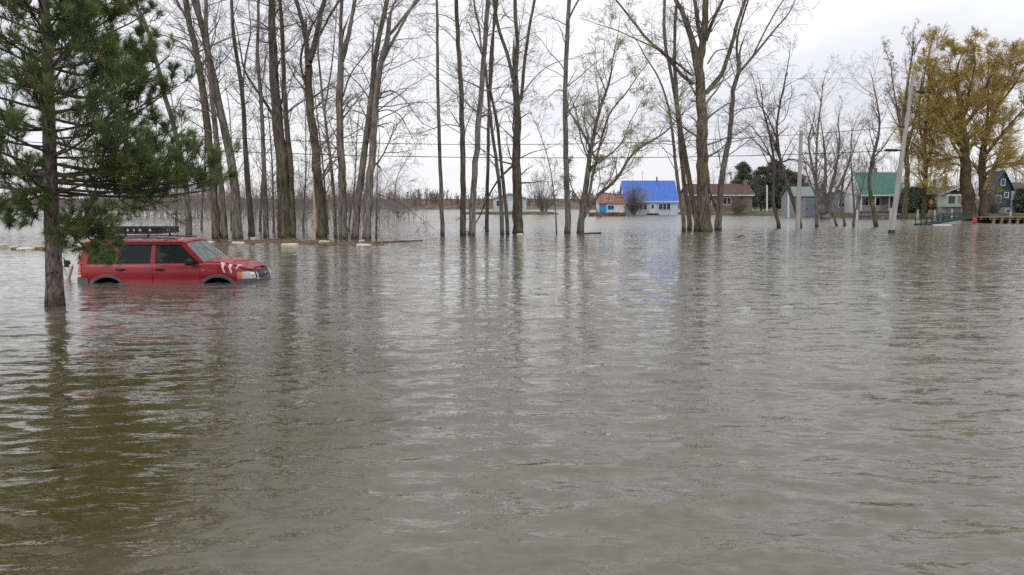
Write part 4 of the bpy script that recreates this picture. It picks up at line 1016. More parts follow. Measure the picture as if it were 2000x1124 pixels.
# floating dock pieces, boat, barrels
M_teal = mat('teal_plastic', (0.03, 0.16, 0.24), rough=0.4, var=0.1); M_bluep = mat('blue_plastic', (0.02, 0.10, 0.42), rough=0.4, var=0.1)
M_rubber = mat('black_rubber', (0.015, 0.015, 0.016), rough=0.8, var=0.2)
def barrel(px, py, D, m, label):
    p = on(px, py); p = np.array([p[0], p[1], 0.16]); b = MB()
    prof = [(-0.45, 0.0), (-0.45, 0.25), (-0.38, 0.28), (-0.15, 0.30), (-0.13, 0.315), (-0.10, 0.30), (0.10, 0.30), (0.13, 0.315), (0.15, 0.30), (0.38, 0.28), (0.45, 0.25), (0.45, 0.0)]
    b.tube([(x, 0, 0) for x, r in prof], [max(r, 0.01) for x, r in prof], 14); return tag(b.build('barrel', m, smooth=True, loc=p), label, 'barrel', 'plastic barrels afloat at the bank')
barrel(1813, 428, 95, M_teal, 'teal barrel floating nearest the narrow willow'); barrel(1843, 427, 95, M_bluep, 'bright blue barrel floating under the mint bungalow'); barrel(1716, 428.5, 95, M_teal, 'teal barrel floating beside the white boat')
def tyre(px, py, label):
    p = on(px, py); b = MB(); n, k = 18, 8; vs, fs = [], []
    for i in range(n):
        a = 2 * PI * i / n
        for j in range(k):
            c = 2 * PI * j / k; r_ = 0.30 + 0.11 * math.cos(c); vs.append((r_ * math.cos(a), 0.13 * math.sin(c), r_ * math.sin(a) + 0.2))
    for i in range(n):
        for j in range(k): fs.append((i * k + j, ((i + 1) % n) * k + j, ((i + 1) % n) * k + (j + 1) % k, i * k + (j + 1) % k))
    b.add(vs, fs); tag(b.build('tyre', M_rubber, smooth=True, loc=(p[0], p[1], 0)), label, 'tyre', 'old tyres at the waterline')
tyre(1823, 427.5, 'black tyre beside the teal barrel'); tyre(1851, 426.5, 'black tyre beside the bright blue barrel'); tyre(1678, 427, 'black tyre under the boulder edging by the saplings'); tyre(1683, 427.5, 'second black tyre under the boulder edging')
def boat(px, py, L_, rz, label):
    p = on(px, py); b = MB(); st = []
    for x, w, zk, zt in ((-0.5, 0.36, -0.02, 0.28), (-0.3, 0.42, -0.06, 0.28), (0.0, 0.43, -0.07, 0.29), (0.25, 0.34, -0.04, 0.32), (0.42, 0.17, 0.05, 0.36), (0.5, 0.02, 0.18, 0.40)):
        st.append([(x * L_, -w * 1.3, zt), (x * L_, -w, 0.05 + zk), (x * L_, 0, zk), (x * L_, w, 0.05 + zk), (x * L_, w * 1.3, zt), (x * L_, w * 1.15, zt - 0.02), (x * L_, 0, zk + 0.08), (x * L_, -w * 1.15, zt - 0.02)])
    vs = [q for s in st for q in s]; fs = [(i * 8 + j, i * 8 + (j + 1) % 8, (i + 1) * 8 + (j + 1) % 8, (i + 1) * 8 + j) for i in range(5) for j in range(8)] + [tuple(range(8)), tuple(range(40, 48))]
    b.add(vs, fs); root = empty('rowing_boat', (p[0], p[1], 0), rz); tag(root, label, 'boat'); b.build('hull', M_white, root)
    part(root, 'thwart', M_fence, (-0.1, 0.12, -0.4, 0.4, 0.18, 0.21))
boat(1735, 428.5, 2.4, R(8), 'small white boat drawn up behind the leaning pole')
# tan crate, yellow sign, red float
M_tan = mat('tan_board', (0.42, 0.24, 0.13), rough=0.8, var=0.15)
p = at(1820, 420, 98); tag(part(None, 'crate', M_tan, (-0.36, 0.36, -0.3, 0.3, 0.0, 0.62), bevel=0.02), 'tan board crate on the bank under the yellow sign', 'crate').location = tuple(p)
p = at(1817, 418, 99); sg = empty('sign', p); tag(sg, 'small round yellow sign on a thin post at the bank', 'sign')
b = MB(); b.tube([(0, 0, -0.8), (0, 0, 1.75)], 0.03, 6); b.build('post', M_found, sg)
b = MB(); n = 14; b.prism([(0.27 * math.cos(2 * PI * i / n), -0.05, 1.5 + 0.33 * math.sin(2 * PI * i / n)) for i in range(n)], (0, 0.025, 0)); b.build('panel', mat('yellow_sign_paint', (0.62, 0.36, 0.02), rough=0.5), sg)
M_red = mat('red_plastic', (0.5, 0.03, 0.03), rough=0.45, var=0.1)
p = on(1903, 437.5); fl = empty('float', (p[0], p[1], 0)); tag(fl, 'upright red float at the foot of the huge willow', 'float')
b = MB(); b.tube([(0, 0, -0.25), (0, 0, -0.1), (0, 0, 0.2), (0, 0, 0.42), (0, 0, 0.55), (0, 0, 0.6)], [0.08, 0.15, 0.18, 0.17, 0.09, 0.04], 12); b.build('body', M_red, fl, True)
b = MB(); b.tube([(0.1 * math.cos(a), 0, 0.66 + 0.1 * math.sin(a)) for a in [i * PI / 8 for i in range(17)]], 0.025, 6); b.build('ring', M_red, fl, True)

# green gangway and timber dock
M_gang = mat('dark_green_paint', (0.012, 0.045, 0.042), rough=0.5, var=0.2)
A = on(1809, 440.5); A = np.array([A[0], A[1], 0.05]); Bp = at(1897, 424.5, A[1] + 3.5)
gw = empty('gangway', A); tag(gw, 'dark green gangway ramp sloping into the water by the willow', 'gangway')
d = Bp - A; Lg = np.linalg.norm(d); ux = d / Lg; uy = np.array([-ux[1], ux[0], 0]); uy /= np.linalg.norm(uy); uz = np.cross(ux, uy)
Mg = Matrix((ux, uy, uz)).transposed().to_4x4()
def gpart(name, *bx):
    o = part(gw, name, M_gang, *bx); o.matrix_local = Mg; return o
for s in (0, 1.0):
    gpart('rail', (0, Lg, s, s + 0.07, 0.42, 0.50)); gpart('beam', (-0.15, Lg, s - 0.01, s + 0.08, -0.12, 0.06))
    nb = 9
    for i in range(nb): gpart('post', (i * (Lg - 0.08) / (nb - 1), i * (Lg - 0.08) / (nb - 1) + 0.07, s + 0.005, s + 0.065, 0.062, 0.418))
nb = int(Lg / 0.32)
for i in range(nb): gpart('plank', (i * Lg / nb, (i + 0.9) * Lg / nb, 0.085, 0.985, 0.0, 0.04))
p = on(1840, 441); tag(part(None, 'plank', M_white, (-0.75, 0.75, -0.2, 0.2, -0.04, 0.09), bevel=0.02), 'pale plank floating in front of the green gangway', 'plank').location = (p[0], p[1], 0)
M_tim = mat('weathered_timber', (0.24, 0.205, 0.165), rough=0.9, var=0.25, scale=2, stretch=(0.6, 3, 3))
dk0 = on(1938, 437); dk = empty('dock', (dk0[0], dk0[1], 0)); tag(dk, 'weathered timber dock on short posts below the navy house', 'dock')
m_ = mpp(dk0[1])
for i in range(16): part(dk, 'plank', M_tim, (i * 0.42, i * 0.42 + 0.39, 0, 2.6, 0.56 + 0.012 * (i % 3), 0.64 + 0.012 * (i % 3)))
for i in range(9):
    part(dk, 'post', M_tim, (0.1 + i * 0.78, 0.32 + i * 0.78, 0.06, 0.26, -0.9, 0.558))
part(dk, 'beam', M_tim, (-0.05, 6.8, 0.28, 0.40, 0.34, 0.555)); part(dk, 'beam', M_tim, (-0.05, 6.8, 1.8, 1.95, 0.34, 0.555))
part(dk, 'back_board', M_porch_wood, (0.0, 6.7, 2.45, 2.55, -0.6, 0.55))

# ================================================================== poles and wires
M_pole = mat('weathered_pole', (0.42, 0.405, 0.385), rough=0.85, var=0.18, scale=2, stretch=(3, 3, 0.4), bump=0.3)
M_wire = mat('black_cable', (0.035, 0.035, 0.04), rough=0.6, var=0.1)
def pole(label, base, top, w0, w1, m=M_pole, D=None, foot=True, group='utility poles'):
    b0 = on(*base) if D is None else at(*base, D); t0 = at(*top, b0[1] + 0.0)
    root = empty('utility_pole', b0); tag(root, label, 'pole', group)
    k = mpp(b0[1]) / 2; d = t0 - b0
    b = MB(); n = 8; pts = [tuple(d * (i / n)) for i in range(n + 1)]; pts = [tuple(-d * 0.9 / d[2])] + pts
    b.tube(pts, [w0 * k] + [(w0 + (w1 - w0) * i / n) * k for i in range(n + 1)], 12); b.build('shaft', m, root, True)
    return root, b0, t0, k
up, pb, pt, pk = pole('leaning weathered utility pole with wires and a street light', (1741, 456), (1783, 150), 10.8, 6.2)
b = MB(); f0 = (pt - pb); b.tube([(0, 0, -0.5), (0.02, 0, 0.22)], [0.215, 0.205], 12); b.build('wet_foot', mat('wet_wood', (0.06, 0.05, 0.042), rough=0.6), up, True)
arm0 = at(1778, 182, pb[1]) - pb; arm1 = at(1797, 180, pb[1] - 0.6) - pb
b = MB(); b.tube([tuple(arm0), tuple(arm0 + (arm1 - arm0) * 0.4 + np.array([0, 0, 0.05])), tuple(arm1)], 0.03, 8); b.build('lamp_arm', M_pole, up, True)
b = MB(); b.tube([tuple(arm1 + np.array([-0.25, 0, 0.02])), tuple(arm1 + np.array([-0.1, 0, 0.03])), tuple(arm1 + np.array([0.2, 0, 0.0])), tuple(arm1 + np.array([0.33, 0, -0.02]))], [0.05, 0.1, 0.13, 0.04], 10); b.build('lamp_head', M_dark, up, True)
for q in ((1771, 215), (1764, 248), (1758, 294)):
    c = at(*q, pb[1]) - pb; b = MB(); b.box(c[0] - 0.28, c[0] + 0.28, c[1] - 0.05, c[1] + 0.05, c[2] - 0.05, c[2] + 0.05); b.build('bracket', M_dark, up)
c = at(1748, 294, pb[1]) - pb; b = MB(); b.tube([tuple(c + np.array([-0.75, -0.1, 0])), tuple(c + np.array([-0.6, -0.1, 0])), tuple(c + np.array([0.05, -0.1, 0.0])), tuple(c + np.array([0.2, -0.1, 0]))], [0.03, 0.09, 0.09, 0.03], 8); b.build('splice_case', M_dark, up, True)
pole('slim grey utility pole beside the crooked dark tree', (1558, 447), (1565, 255), 9, 6.5)
pole('thin white pole on the bungalow lawn', (1498, 413), (1498, 362), 3.2, 2.8, M_white, D=140)
pole('thin white pole at the grey shed corner', (1540, 421), (1540, 372), 3.6, 3.0, M_white, D=112)
pole('thin pale pole far behind the car roof rack', (309, 428), (307, 350), 3.0, 2.4, M_white, D=110)
lp = at(-170, 470, 46); lpt = at(-165, 120, 46)
_, lb, lt, lk_ = pole('utility pole beyond the pine carrying the wires', (-170, 468), (-165, 110), 15, 9)
def wire(label, A, Bq, sag, r_=0.011, name='cable'):
    b = MB(); n = 28; pts = []
    for i in range(n + 1):
        f = i / n; p = A + (Bq - A) * f; pts.append((p[0], p[1], p[2] - 4 * sag * f * (1 - f)))
    b.tube(pts, r_, 5); return tag(b.build(name, M_wire, smooth=True), label, 'cable', 'overhead wires')
wy = pb[1]; ly = lb[1]
wire('upper thin wire slung across the trees', at(-168, 224, ly), at(1764, 247, wy), 1.35, 0.018)
wire('lower thicker cable slung across the trees', at(-168, 264, ly), at(1757, 294, wy), 0.80, 0.021)
wire('faint topmost wire running in at the pole top', at(-167, 118, ly), at(1782, 153, wy), 0.3, 0.006)
wire('service drop sagging from the leaning pole past the willow', at(1760, 296, wy), at(2120, 372, wy + 40), 0.3, 0.016)
wire('short service wire at the thin lawn pole', at(1471, 376, 150), at(1540, 380, 112), 0.4, 0.012)

# ================================================================== drowned SUV
M_paint = mat('red_car_paint', (0.41, 0.013, 0.022), rough=0.36, var=0.06, scale=2, spec=0.4, coat=0.5)
M_clad = mat('grey_cladding', (0.135, 0.138, 0.145), rough=0.6, var=0.08, scale=8)
M_blackp = mat('black_plastic', (0.014, 0.014, 0.016), rough=0.5, var=0.1)
M_well = mat('wheel_well', (0.006, 0.006, 0.006), rough=0.95, var=0.1)
M_cabin = mat('cabin_cloth', (0.035, 0.036, 0.038), rough=0.9, var=0.2)
M_chrome = mat('chrome', (0.72, 0.72, 0.74), rough=0.12, var=0.03, metal=1.0)
M_tint = glassmat('tinted_glass', (0.012, 0.016, 0.016), clear=0.40, rough=0.02)
M_fglass = glassmat('door_glass', (0.05, 0.07, 0.068), clear=0.45, rough=0.02)
M_wind = glassmat('windshield_glass', (0.27, 0.35, 0.34), clear=0.30, rough=0.02)  # pale base colour stands in for sky reflected in the glass
M_lamp = mat('clear_lamp', (0.62, 0.62, 0.58), rough=0.12, var=0.12, scale=14, coat=1.0)
M_orange = mat('orange_lens', (0.85, 0.20, 0.012), rough=0.18, var=0.08, coat=1.0)
M_redlens = mat('red_lens', (0.55, 0.02, 0.012), rough=0.18, var=0.08, coat=1.0)
M_decal = mat('white_decal', (0.82, 0.82, 0.82), rough=0.5, var=0.02)
WATER_ON_CAR = 0.68
car = empty('suv', (-8.27, 18.95, -WATER_ON_CAR)); tag(car, 'red four-door car sunk to its wheel arches beside the pine', 'car')
PLN = [(2.17, 0), (2.168, .12), (2.155, .27), (2.13, .42), (2.085, .56), (2.02, .68), (1.94, .77), (1.83, .835), (1.70, .865)] + [(1.6 - .1 * i, .88) for i in range(34)] + [(-1.84, .868), (-1.95, .84), (-2.03, .79), (-2.075, .71), (-2.095, .55), (-2.105, .3), (-2.11, 0)]
PLN = np.array(PLN, float); NS = len(PLN)
TG = np.gradient(PLN, axis=0); NRM = np.stack([TG[:, 1], -TG[:, 0]], 1); NRM /= np.linalg.norm(NRM, axis=1, keepdims=True)   # outward in (x, half-width)
NRM[0] = (1, 0); NRM[-1] = (-1, 0)
def top(x): return float(np.interp(x, (-2.2, 0.86, 0.95, 1.3, 1.55, 1.8, 1.95, 2.05, 2.17), (1.14, 1.15, 1.165, 1.15, 1.11, 1.04, 0.985, 0.955, 0.905)))
INV = (0, .10, .20, .30, .42, .50, .53, .58, .70, .82, .90, .95, .985, 1.0)
INS = (.10, .035, .006, .0, .004, .016, .02, .008, .0, .006, .02, .036, .06, .09)
def surf(s, z, off=0.0, side=-1):
    x, w = [np.interp(s, np.arange(NS), PLN[:, k]) for k in (0, 1)]
    nxx, nw_ = [np.interp(s, np.arange(NS), NRM[:, k]) for k in (0, 1)]
    v = (z - .35) / (top(x) - .35); i_ = float(np.interp(v, INV, INS))
    return (x + nxx * (off - i_), side * max(0.0, w + nw_ * (off - i_)) if w > 1e-6 else 0.0, z)
def s_x(x): return float(np.interp(-x, -PLN[:, 0], np.arange(NS)))
def s_yf(y): return float(np.interp(y, PLN[:12, 1], np.arange(12)))           # front, by lateral distance
def s_yr(y): return NS - 1 - float(np.interp(y, PLN[::-1][:8, 1], np.arange(8)))
# --- shell
b = MB(); cols = []
for side, rngs in ((-1, range(NS)), (1, range(NS - 2, 0, -1))):
    for i in rngs: cols.append((i, side))
K = len(INV); vs = []
for i, side in cols:
    zt = top(PLN[i, 0])
    for v in INV: vs.append(surf(i, .35 + (zt - .35) * v, 0, side))
n = len(cols); fs = [(c * K + k, ((c + 1) % n) * K + k, ((c + 1) % n) * K + k + 1, c * K + k + 1) for c in range(n) for k in range(K - 1)]
# top skin: columns on one side joined over the crown to the other
base = len(vs); NC = 5; rows = {}
idx_r = {i: c for c, (i, s) in enumerate(cols) if s == -1}; idx_l = {i: c for c, (i, s) in enumerate(cols) if s == 1}
for i in range(1, NS - 1):
    pr_, pl_ = vs[idx_r[i] * K + K - 1], vs[idx_l[i] * K + K - 1]
    row = [idx_r[i] * K + K - 1]
    for j in range(1, NC):
        f = j / NC; u = 2 * f - 1; cr_ = (0.045 if pr_[0] > 0.9 else 0.0) * min(1, abs(pr_[1]) / 0.6)
        rise = 0.02 * (abs(u) < 0.5) if pr_[0] > 0.95 else 0
        vs.append((pr_[0] + (pl_[0] - pr_[0]) * f, pr_[1] + (pl_[1] - pr_[1]) * f, pr_[2] + cr_ * (1 - u * u) + rise * min(1, abs(pr_[1]) / 0.7))); row.append(len(vs) - 1)
    row.append(idx_l[i] * K + K - 1); rows[i] = row
for i in range(1, NS - 2):
    fs += [(rows[i][j], rows[i][j + 1], rows[i + 1][j + 1], rows[i + 1][j]) for j in range(NC)]
cf, cb = idx_r[0] * K + K - 1, idx_r[NS - 1] * K + K - 1
fs += [(cf, rows[1][j + 1], rows[1][j]) for j in range(NC)] + [(cb, rows[NS - 2][j], rows[NS - 2][j + 1]) for j in range(NC)]
fs.append(tuple(c * K for c in range(n))[::-1])
b.add(vs, fs); body = b.build('body', M_paint, car, True)
cut = MB()
for ax in (-1.31, 1.31):
    for sd_ in (-1, 1):
        cut.tube([(ax, sd_ * 0.5, .36), (ax, sd_ * 1.2, .36)], .462, 40)
cuto = cut.build('cutter', M_well, car)
md = body.modifiers.new('arches', 'BOOLEAN'); md.operation = 'DIFFERENCE'; md.object = cuto; md.solver = 'EXACT'
bpy.context.view_layer.update()
me2 = bpy.data.meshes.new_from_object(body.evaluated_get(bpy.context.evaluated_depsgraph_get()))
body.modifiers.clear(); body.data = me2
try: me2.set_sharp_from_angle(angle=R(30))
except Exception: pass
bpy.data.objects.remove(cuto)
if len(me2.materials) == 0: me2.materials.append(M_paint)
def patch(name, m, s0, s1, z0, z1, off, th, parent, side=-1, ns=8, nz=4, xfun=None, cap=True, smooth=True):
    """panel that follows the body skin, standing off by off, with an edge th deep"""
    b = MB(); vs = []
    for k in range(nz + 1):
        fz = k / nz
        for j in range(ns + 1):
            z = z0 + (z1 - z0) * fz if not callable(z1) else z0 + (z1(j / ns) - z0) * fz
            a0, a1 = (s0, s1) if xfun is None else xfun(z)
            vs.append(surf(a0 + (a1 - a0) * j / ns, z, off, side))
    W_ = ns + 1; fs = [(k * W_ + j, k * W_ + j + 1, (k + 1) * W_ + j + 1, (k + 1) * W_ + j) for k in range(nz) for j in range(ns)]
    rim = [j for j in range(W_)] + [k * W_ + ns for k in range(1, nz + 1)] + [nz * W_ + j for j in range(ns - 1, -1, -1)] + [k * W_ for k in range(nz - 1, 0, -1)]
    o = len(vs)
    for r_ in rim:
        k, j = divmod(r_, W_); fz = k / nz
        z = z0 + (z1 - z0) * fz if not callable(z1) else z0 + (z1(j / ns) - z0) * fz
        a0, a1 = (s0, s1) if xfun is None else xfun(z)
        vs.append(surf(a0 + (a1 - a0) * j / ns, z, off - th, side))
    q = len(rim); fs += [(rim[i], o + i, o + (i + 1) % q, rim[(i + 1) % q]) for i in range(q)]
    b.add(vs, fs); return b.build(name, m, parent, smooth)
def arch_x(z, r=.548): return -1.31 + math.sqrt(max(0.0, r * r - (z - .36) ** 2)) if z < .36 + r else -1.31
for sd_ in (-1, 1):
    fd = patch('door', M_paint, 0, 0, .47, 1.125, .010, .02, car, sd_, 12, 10, xfun=lambda z: (s_x(.885), s_x(-.215)))
    rd = patch('door', M_paint, 0, 0, .47, 1.125, .010, .02, car, sd_, 12, 10, xfun=lambda z: (s_x(-.235), s_x(-1.205 if z > .905 else arch_x(z))))
    for dd, x0 in ((fd, -.15), (rd, -1.08)):
        hb = MB(); hb.tube([surf(s_x(x0 + f * .21), 1.005, .022 + .012 * math.sin(PI * f), sd_) for f in (0, .15, .5, .85, 1)], [.016, .026, .03, .026, .016], 8); hb.build('handle', M_blackp, dd, True)
    # arch lips
    for ax in (-1.31, 1.31):
        lb = MB(); vs = []; nA = 22
        for i in range(nA + 1):
            a = PI * (i / nA)
            for rr_, off in ((.452, -.03), (.458, .022), (.50, .030), (.528, .018), (.535, -.012)):
                x = ax + rr_ * math.cos(a); z = max(.36, .36 + rr_ * math.sin(a)); vs.append(surf(s_x(x), z, off, sd_))
        lb.add(vs, [(i * 5 + k, i * 5 + k + 1, (i + 1) * 5 + k + 1, (i + 1) * 5 + k) for i in range(nA) for k in range(4)]); lb.build('arch_trim', M_clad, car, True)
        wl = MB(); nA = 20; vs = []
        for i in range(nA + 1):
            a = PI * i / nA
            for y in (.845, .515): vs.append((ax + .45 * math.cos(a), sd_ * y, .36 + .45 * math.sin(a)))
        wl.add(vs, [(i * 2, i * 2 + 1, i * 2 + 3, i * 2 + 2) for i in range(nA)]); wl.add([(ax + .45 * math.cos(PI * i / nA), sd_ * .515, .36 + .45 * math.sin(PI * i / nA)) for i in range(nA + 1)], [tuple(range(nA + 1))]); wl.build('wheel_well', M_well, car, True)
        wh = empty('wheel', (ax, sd_ * .73, .36), parent=car)
        tb = MB(); prof = ((-.11, .24), (-.115, .30), (-.10, .345), (-.05, .36), (.05, .36), (.10, .345), (.115, .30), (.11, .24)); vs = []; nn = 28
        for i in range(nn):
            a = 2 * PI * i / nn
            for y, r_ in prof: vs.append((r_ * math.cos(a), y, r_ * math.sin(a)))
        tb.add(vs, [(i * 8 + k, ((i + 1) % nn) * 8 + k, ((i + 1) % nn) * 8 + (k + 1) % 8, i * 8 + (k + 1) % 8) for i in range(nn) for k in range(8)]); tb.build('tyre', M_rubber, wh, True)
        rb = MB(); rb.tube([(0, -.08, 0), (0, .08, 0)], .235, 24); rb.tube([(0, sd_ * .081, 0), (0, sd_ * .10, 0)], [.07, .05], 10); rb.build('rim', M_chrome, wh, True)
    # lamps
    hl = patch('headlight', M_lamp, s_x(1.865), s_yf(.535), .775, .95, .012, .03, car, sd_, 10, 4)
    patch('turn_signal', M_orange, s_x(1.765), s_x(1.862), .775, .94, .013, .03, hl, sd_, 4, 4)
    rf = MB(); c0 = surf(s_yf(.64), .865, .0155, sd_); c1 = surf(s_yf(.64), .865, .019, sd_); rf.tube([c0, c1], [.07, .06], 16); rf.build('reflector', M_chrome, hl, True)
    tl = patch('tail_light', M_redlens, s_x(-1.93), s_yr(.62), .96, 1.115, .012, .03, car, sd_, 8, 4)
    patch('turn_lens', M_orange, s_x(-1.93), s_yr(.62), .875, .957, .0125, .03, tl, sd_, 8, 3); patch('reversing_lens', M_decal, s_x(-1.93), s_yr(.62), .825, .872, .012, .03, tl, sd_, 8, 2)
    patch('mirror_sail', M_blackp, s_x(.87), s_x(.74), 1.10, 1.148, .014, .02, car, sd_, 3, 2)
    mb_ = MB(); c = Vector((.70, sd_ * 1.0, 1.185))
    mb_.box(c.x - .055, c.x + .06, min(c.y - .12, c.y + .12), max(c.y - .12, c.y + .12), c.z - .075, c.z + .075, b=.03); mb_.tube([(.74, sd_ * .80, 1.15), (.72, sd_ * .92, 1.17)], .03, 8); mi = mb_.build('mirror', M_blackp, car, True)
    # sill strip and grey bumper ends
    patch('bumper_side', M_clad, s_x(1.765), s_yf(.40), .47, .765, .030, .05, car, sd_, 14, 5)
    patch('bumper_side', M_clad, s_x(-1.745), s_yr(.25), .47, .80, .035, .05, car, sd_, 14, 5)
    # front light-coloured badge on the fender
    patch('badge', M_decal, s_x(.99), s_x(.95), .985, 1.0, .006, .01, car, sd_, 1, 1)
# grille, number-plate bar, emblem
def front_patch(name, m, y1, z0, z1, off, th, parent, ns=16):
    b = MB(); vs = []; nz_ = 3
    for k in range(nz_ + 1):
        z = z0 + (z1 - z0) * k / nz_
        for j in range(ns + 1):
            y = -y1 + 2 * y1 * j / ns; vs.append(surf(s_yf(abs(y)), z, off, 1 if y > 0 else -1))
    W_ = ns + 1; fs = [(k * W_ + j, k * W_ + j + 1, (k + 1) * W_ + j + 1, (k + 1) * W_ + j) for k in range(nz_) for j in range(ns)]
    o = len(vs); rim = list(range(W_)) + [k * W_ + ns for k in range(1, nz_ + 1)] + [nz_ * W_ + j for j in range(ns - 1, -1, -1)] + [k * W_ for k in range(nz_ - 1, 0, -1)]
    for r_ in rim: vs.append((vs[r_][0] - th, vs[r_][1], vs[r_][2]))
    q = len(rim); fs += [(rim[i], o + i, o + (i + 1) % q, rim[(i + 1) % q]) for i in range(q)]
    b.add(vs, fs); return b.build(name, m, parent, True)
gr_ = front_patch('grille', mat('dark_grille', (0.012, 0.014, 0.03), rough=0.35), .46, .775, .915, .02, .05, car)
front_patch('chrome_bar', M_chrome, .50, .752, .773, .032, .04, gr_); front_patch('bumper', M_clad, .40, .47, .749, .034, .05, car)
for y in (-.475, .475):
    cb_ = MB(); cb_.tube([surf(s_yf(abs(y)), z, .028, 1 if y > 0 else -1) for z in (.775, .85, .915)], .014, 6); cb_.build('chrome_post', M_chrome, gr_, True)
eb = MB(); ne = 20; ex_ = surf(s_yf(0.0), .845, .026)[0]; eb.prism([(ex_, .105 * math.cos(2 * PI * i / ne), .845 + .044 * math.sin(2 * PI * i / ne)) for i in range(ne)], (.012, 0, 0)); em = eb.build('emblem', M_chrome, gr_)
eb = MB(); eb.prism([(ex_ + .0125, .09 * math.cos(2 * PI * i / ne), .845 + .034 * math.sin(2 * PI * i / ne)) for i in range(ne)], (.004, 0, 0)); eb.build('emblem_field', mat('dark_blue_enamel', (0.02, 0.04, 0.16), rough=0.25), gr_)
# bonnet deflector
db = MB(); vs = []; nn = 24
for j in range(nn + 1):
    y = -.80 + 1.6 * j / nn; sgn = 1 if y > 0 else -1; s_ = s_yf(abs(y)); x = float(np.interp(s_, np.arange(NS), PLN[:, 0])); zt = top(x)
    p0 = surf(s_, zt - .018, .010, sgn); p1 = surf(s_, zt - .002, .026, sgn)
    vs += [p0, p1, (p1[0] - .06, p1[1] * .97, zt + .055), (p1[0] - .115, p1[1] * .95, zt + .06), (p1[0] - .11, p1[1] * .95, zt + .048)]
db.add(vs, [(i * 5 + k, i * 5 + k + 1, (i + 1) * 5 + k + 1, (i + 1) * 5 + k) for i in range(nn) for k in range(4)]); db.build('bonnet_deflector', M_blackp, car, True)
# bonnet panel standing just proud of the wings, with two creases
hb = MB(); vs = []; nx_, ny_ = 14, 12
for i in range(nx_ + 1):
    x = .985 + (2.02 - .985) * i / nx_
    hwx = min(.74, float(np.interp(-x, -PLN[:, 0], PLN[:, 1])) - .125)
    for j in range(ny_ + 1):
        u = -1 + 2 * j / ny_; cr_ = .045 * (1 - (u * .84) ** 2) + (.022 if abs(u) < .52 else 0) * min(1, (2.02 - x) / .3 + .3)
        vs.append((x, hwx * u, top(x) + cr_ + .014))
W_ = ny_ + 1
hb.add(vs, [(i * W_ + j, i * W_ + j + 1, (i + 1) * W_ + j + 1, (i + 1) * W_ + j) for i in range(nx_) for j in range(ny_)]); ho = hb.build('bonnet', M_paint, car, True)
sol = ho.modifiers.new('edge', 'SOLIDIFY'); sol.thickness = .03; sol.offset = -1
# --- cabin
def gy(z): return .815 - (z - 1.13) * .30
def side_poly(mb, poly, sd_, off=0.0, th=.05):
    a = [(x, sd_ * (gy(z) + off), z) for x, z in poly]; mb.prism(a, (0, -sd_ * th, 0))
for sd_ in (-1, 1):
    for nm, poly in (('front_pillar', [(1.03, 1.12), (.90, 1.12), (.36, 1.595), (.45, 1.64)]), ('door_pillar', [(-.19, 1.12), (-.30, 1.12), (-.295, 1.605), (-.195, 1.605)]),
                     ('rear_pillar', [(-1.08, 1.12), (-1.20, 1.12), (-1.18, 1.605), (-1.07, 1.605)]), ('tail_pillar', [(-1.80, 1.12), (-2.03, 1.12), (-1.88, 1.605), (-1.72, 1.605)]),
                     ('roof_edge', [(.46, 1.60), (.40, 1.655), (-1.88, 1.655), (-1.90, 1.60)])):
        pb_ = MB(); side_poly(pb_, poly, sd_); pb_.build(nm, M_paint, car)
    for nm, poly, gm in (('front_window', [(.855, 1.13), (.375, 1.598), (-.193, 1.603), (-.193, 1.13)], M_fglass), ('rear_window', [(-.297, 1.13), (-.293, 1.603), (-1.075, 1.603), (-1.085, 1.13)], M_tint), ('quarter_window', [(-1.195, 1.13), (-1.175, 1.603), (-1.73, 1.603), (-1.80, 1.13)], M_tint)):
        pb_ = MB(); side_poly(pb_, poly, sd_, off=-.014, th=.006); pb_.build(nm, gm, car)
    wb = MB(); wb.prism([(x, sd_ * (gy(z) + .012), z) for x, z in ((.44, 1.575), (.38, 1.612), (-1.08, 1.618), (-1.08, 1.575))], (0, -sd_ * .01, 0)); wb.build('window_visor', M_blackp, car)
    sb = MB(); side_poly(sb, [(.87, 1.118), (.87, 1.137), (-1.80, 1.137), (-1.80, 1.118)], sd_, off=.006, th=.03); sb.build('belt_seal', M_blackp, car)
def sheet(name, m, f, nu, nv, parent, th=0.0):
    b = MB(); vs = [f(i / nu, j / nv) for i in range(nu + 1) for j in range(nv + 1)]; W_ = nv + 1
    b.add(vs, [(i * W_ + j, i * W_ + j + 1, (i + 1) * W_ + j + 1, (i + 1) * W_ + j) for i in range(nu) for j in range(nv)])
    o = b.build(name, m, parent, True)
    if th: so = o.modifiers.new('thickness', 'SOLIDIFY'); so.thickness = th; so.offset = 0
    return o
def roof_f(u, v):
    x = .50 - 2.42 * u; yy = -1 + 2 * v; w = .672
    bow = .07 * (1 - yy * yy) * (1 - u) ** 6
    zz = 1.645 + .058 * (1 - abs(yy) ** 3.0) - .035 * max(0, (.06 - u) / .06) ** 2 - .03 * max(0, (u - .9) / .1) ** 2
    return (x + bow, w * yy, zz)
sheet('roof', M_paint, roof_f, 24, 14, car, .03)
def ws_f(u, v):
    yy = -1 + 2 * v; x = 1.02 + (.47 - 1.02) * u; z = 1.125 + (1.645 - 1.125) * u; w = .775 + (.645 - .775) * u
    return (x + .10 * (1 - yy * yy) * (1 - .4 * u), w * yy, z + .03 * u * (1 - yy * yy))
sheet('windshield', M_wind, ws_f, 8, 12, car)
def rg_f(u, v):
    yy = -1 + 2 * v; return (-2.06 + .20 * u - .05 * (1 - yy * yy), (.76 - .14 * u) * yy, 1.13 + .49 * u)
sheet('rear_glass', M_tint, rg_f, 6, 10, car)
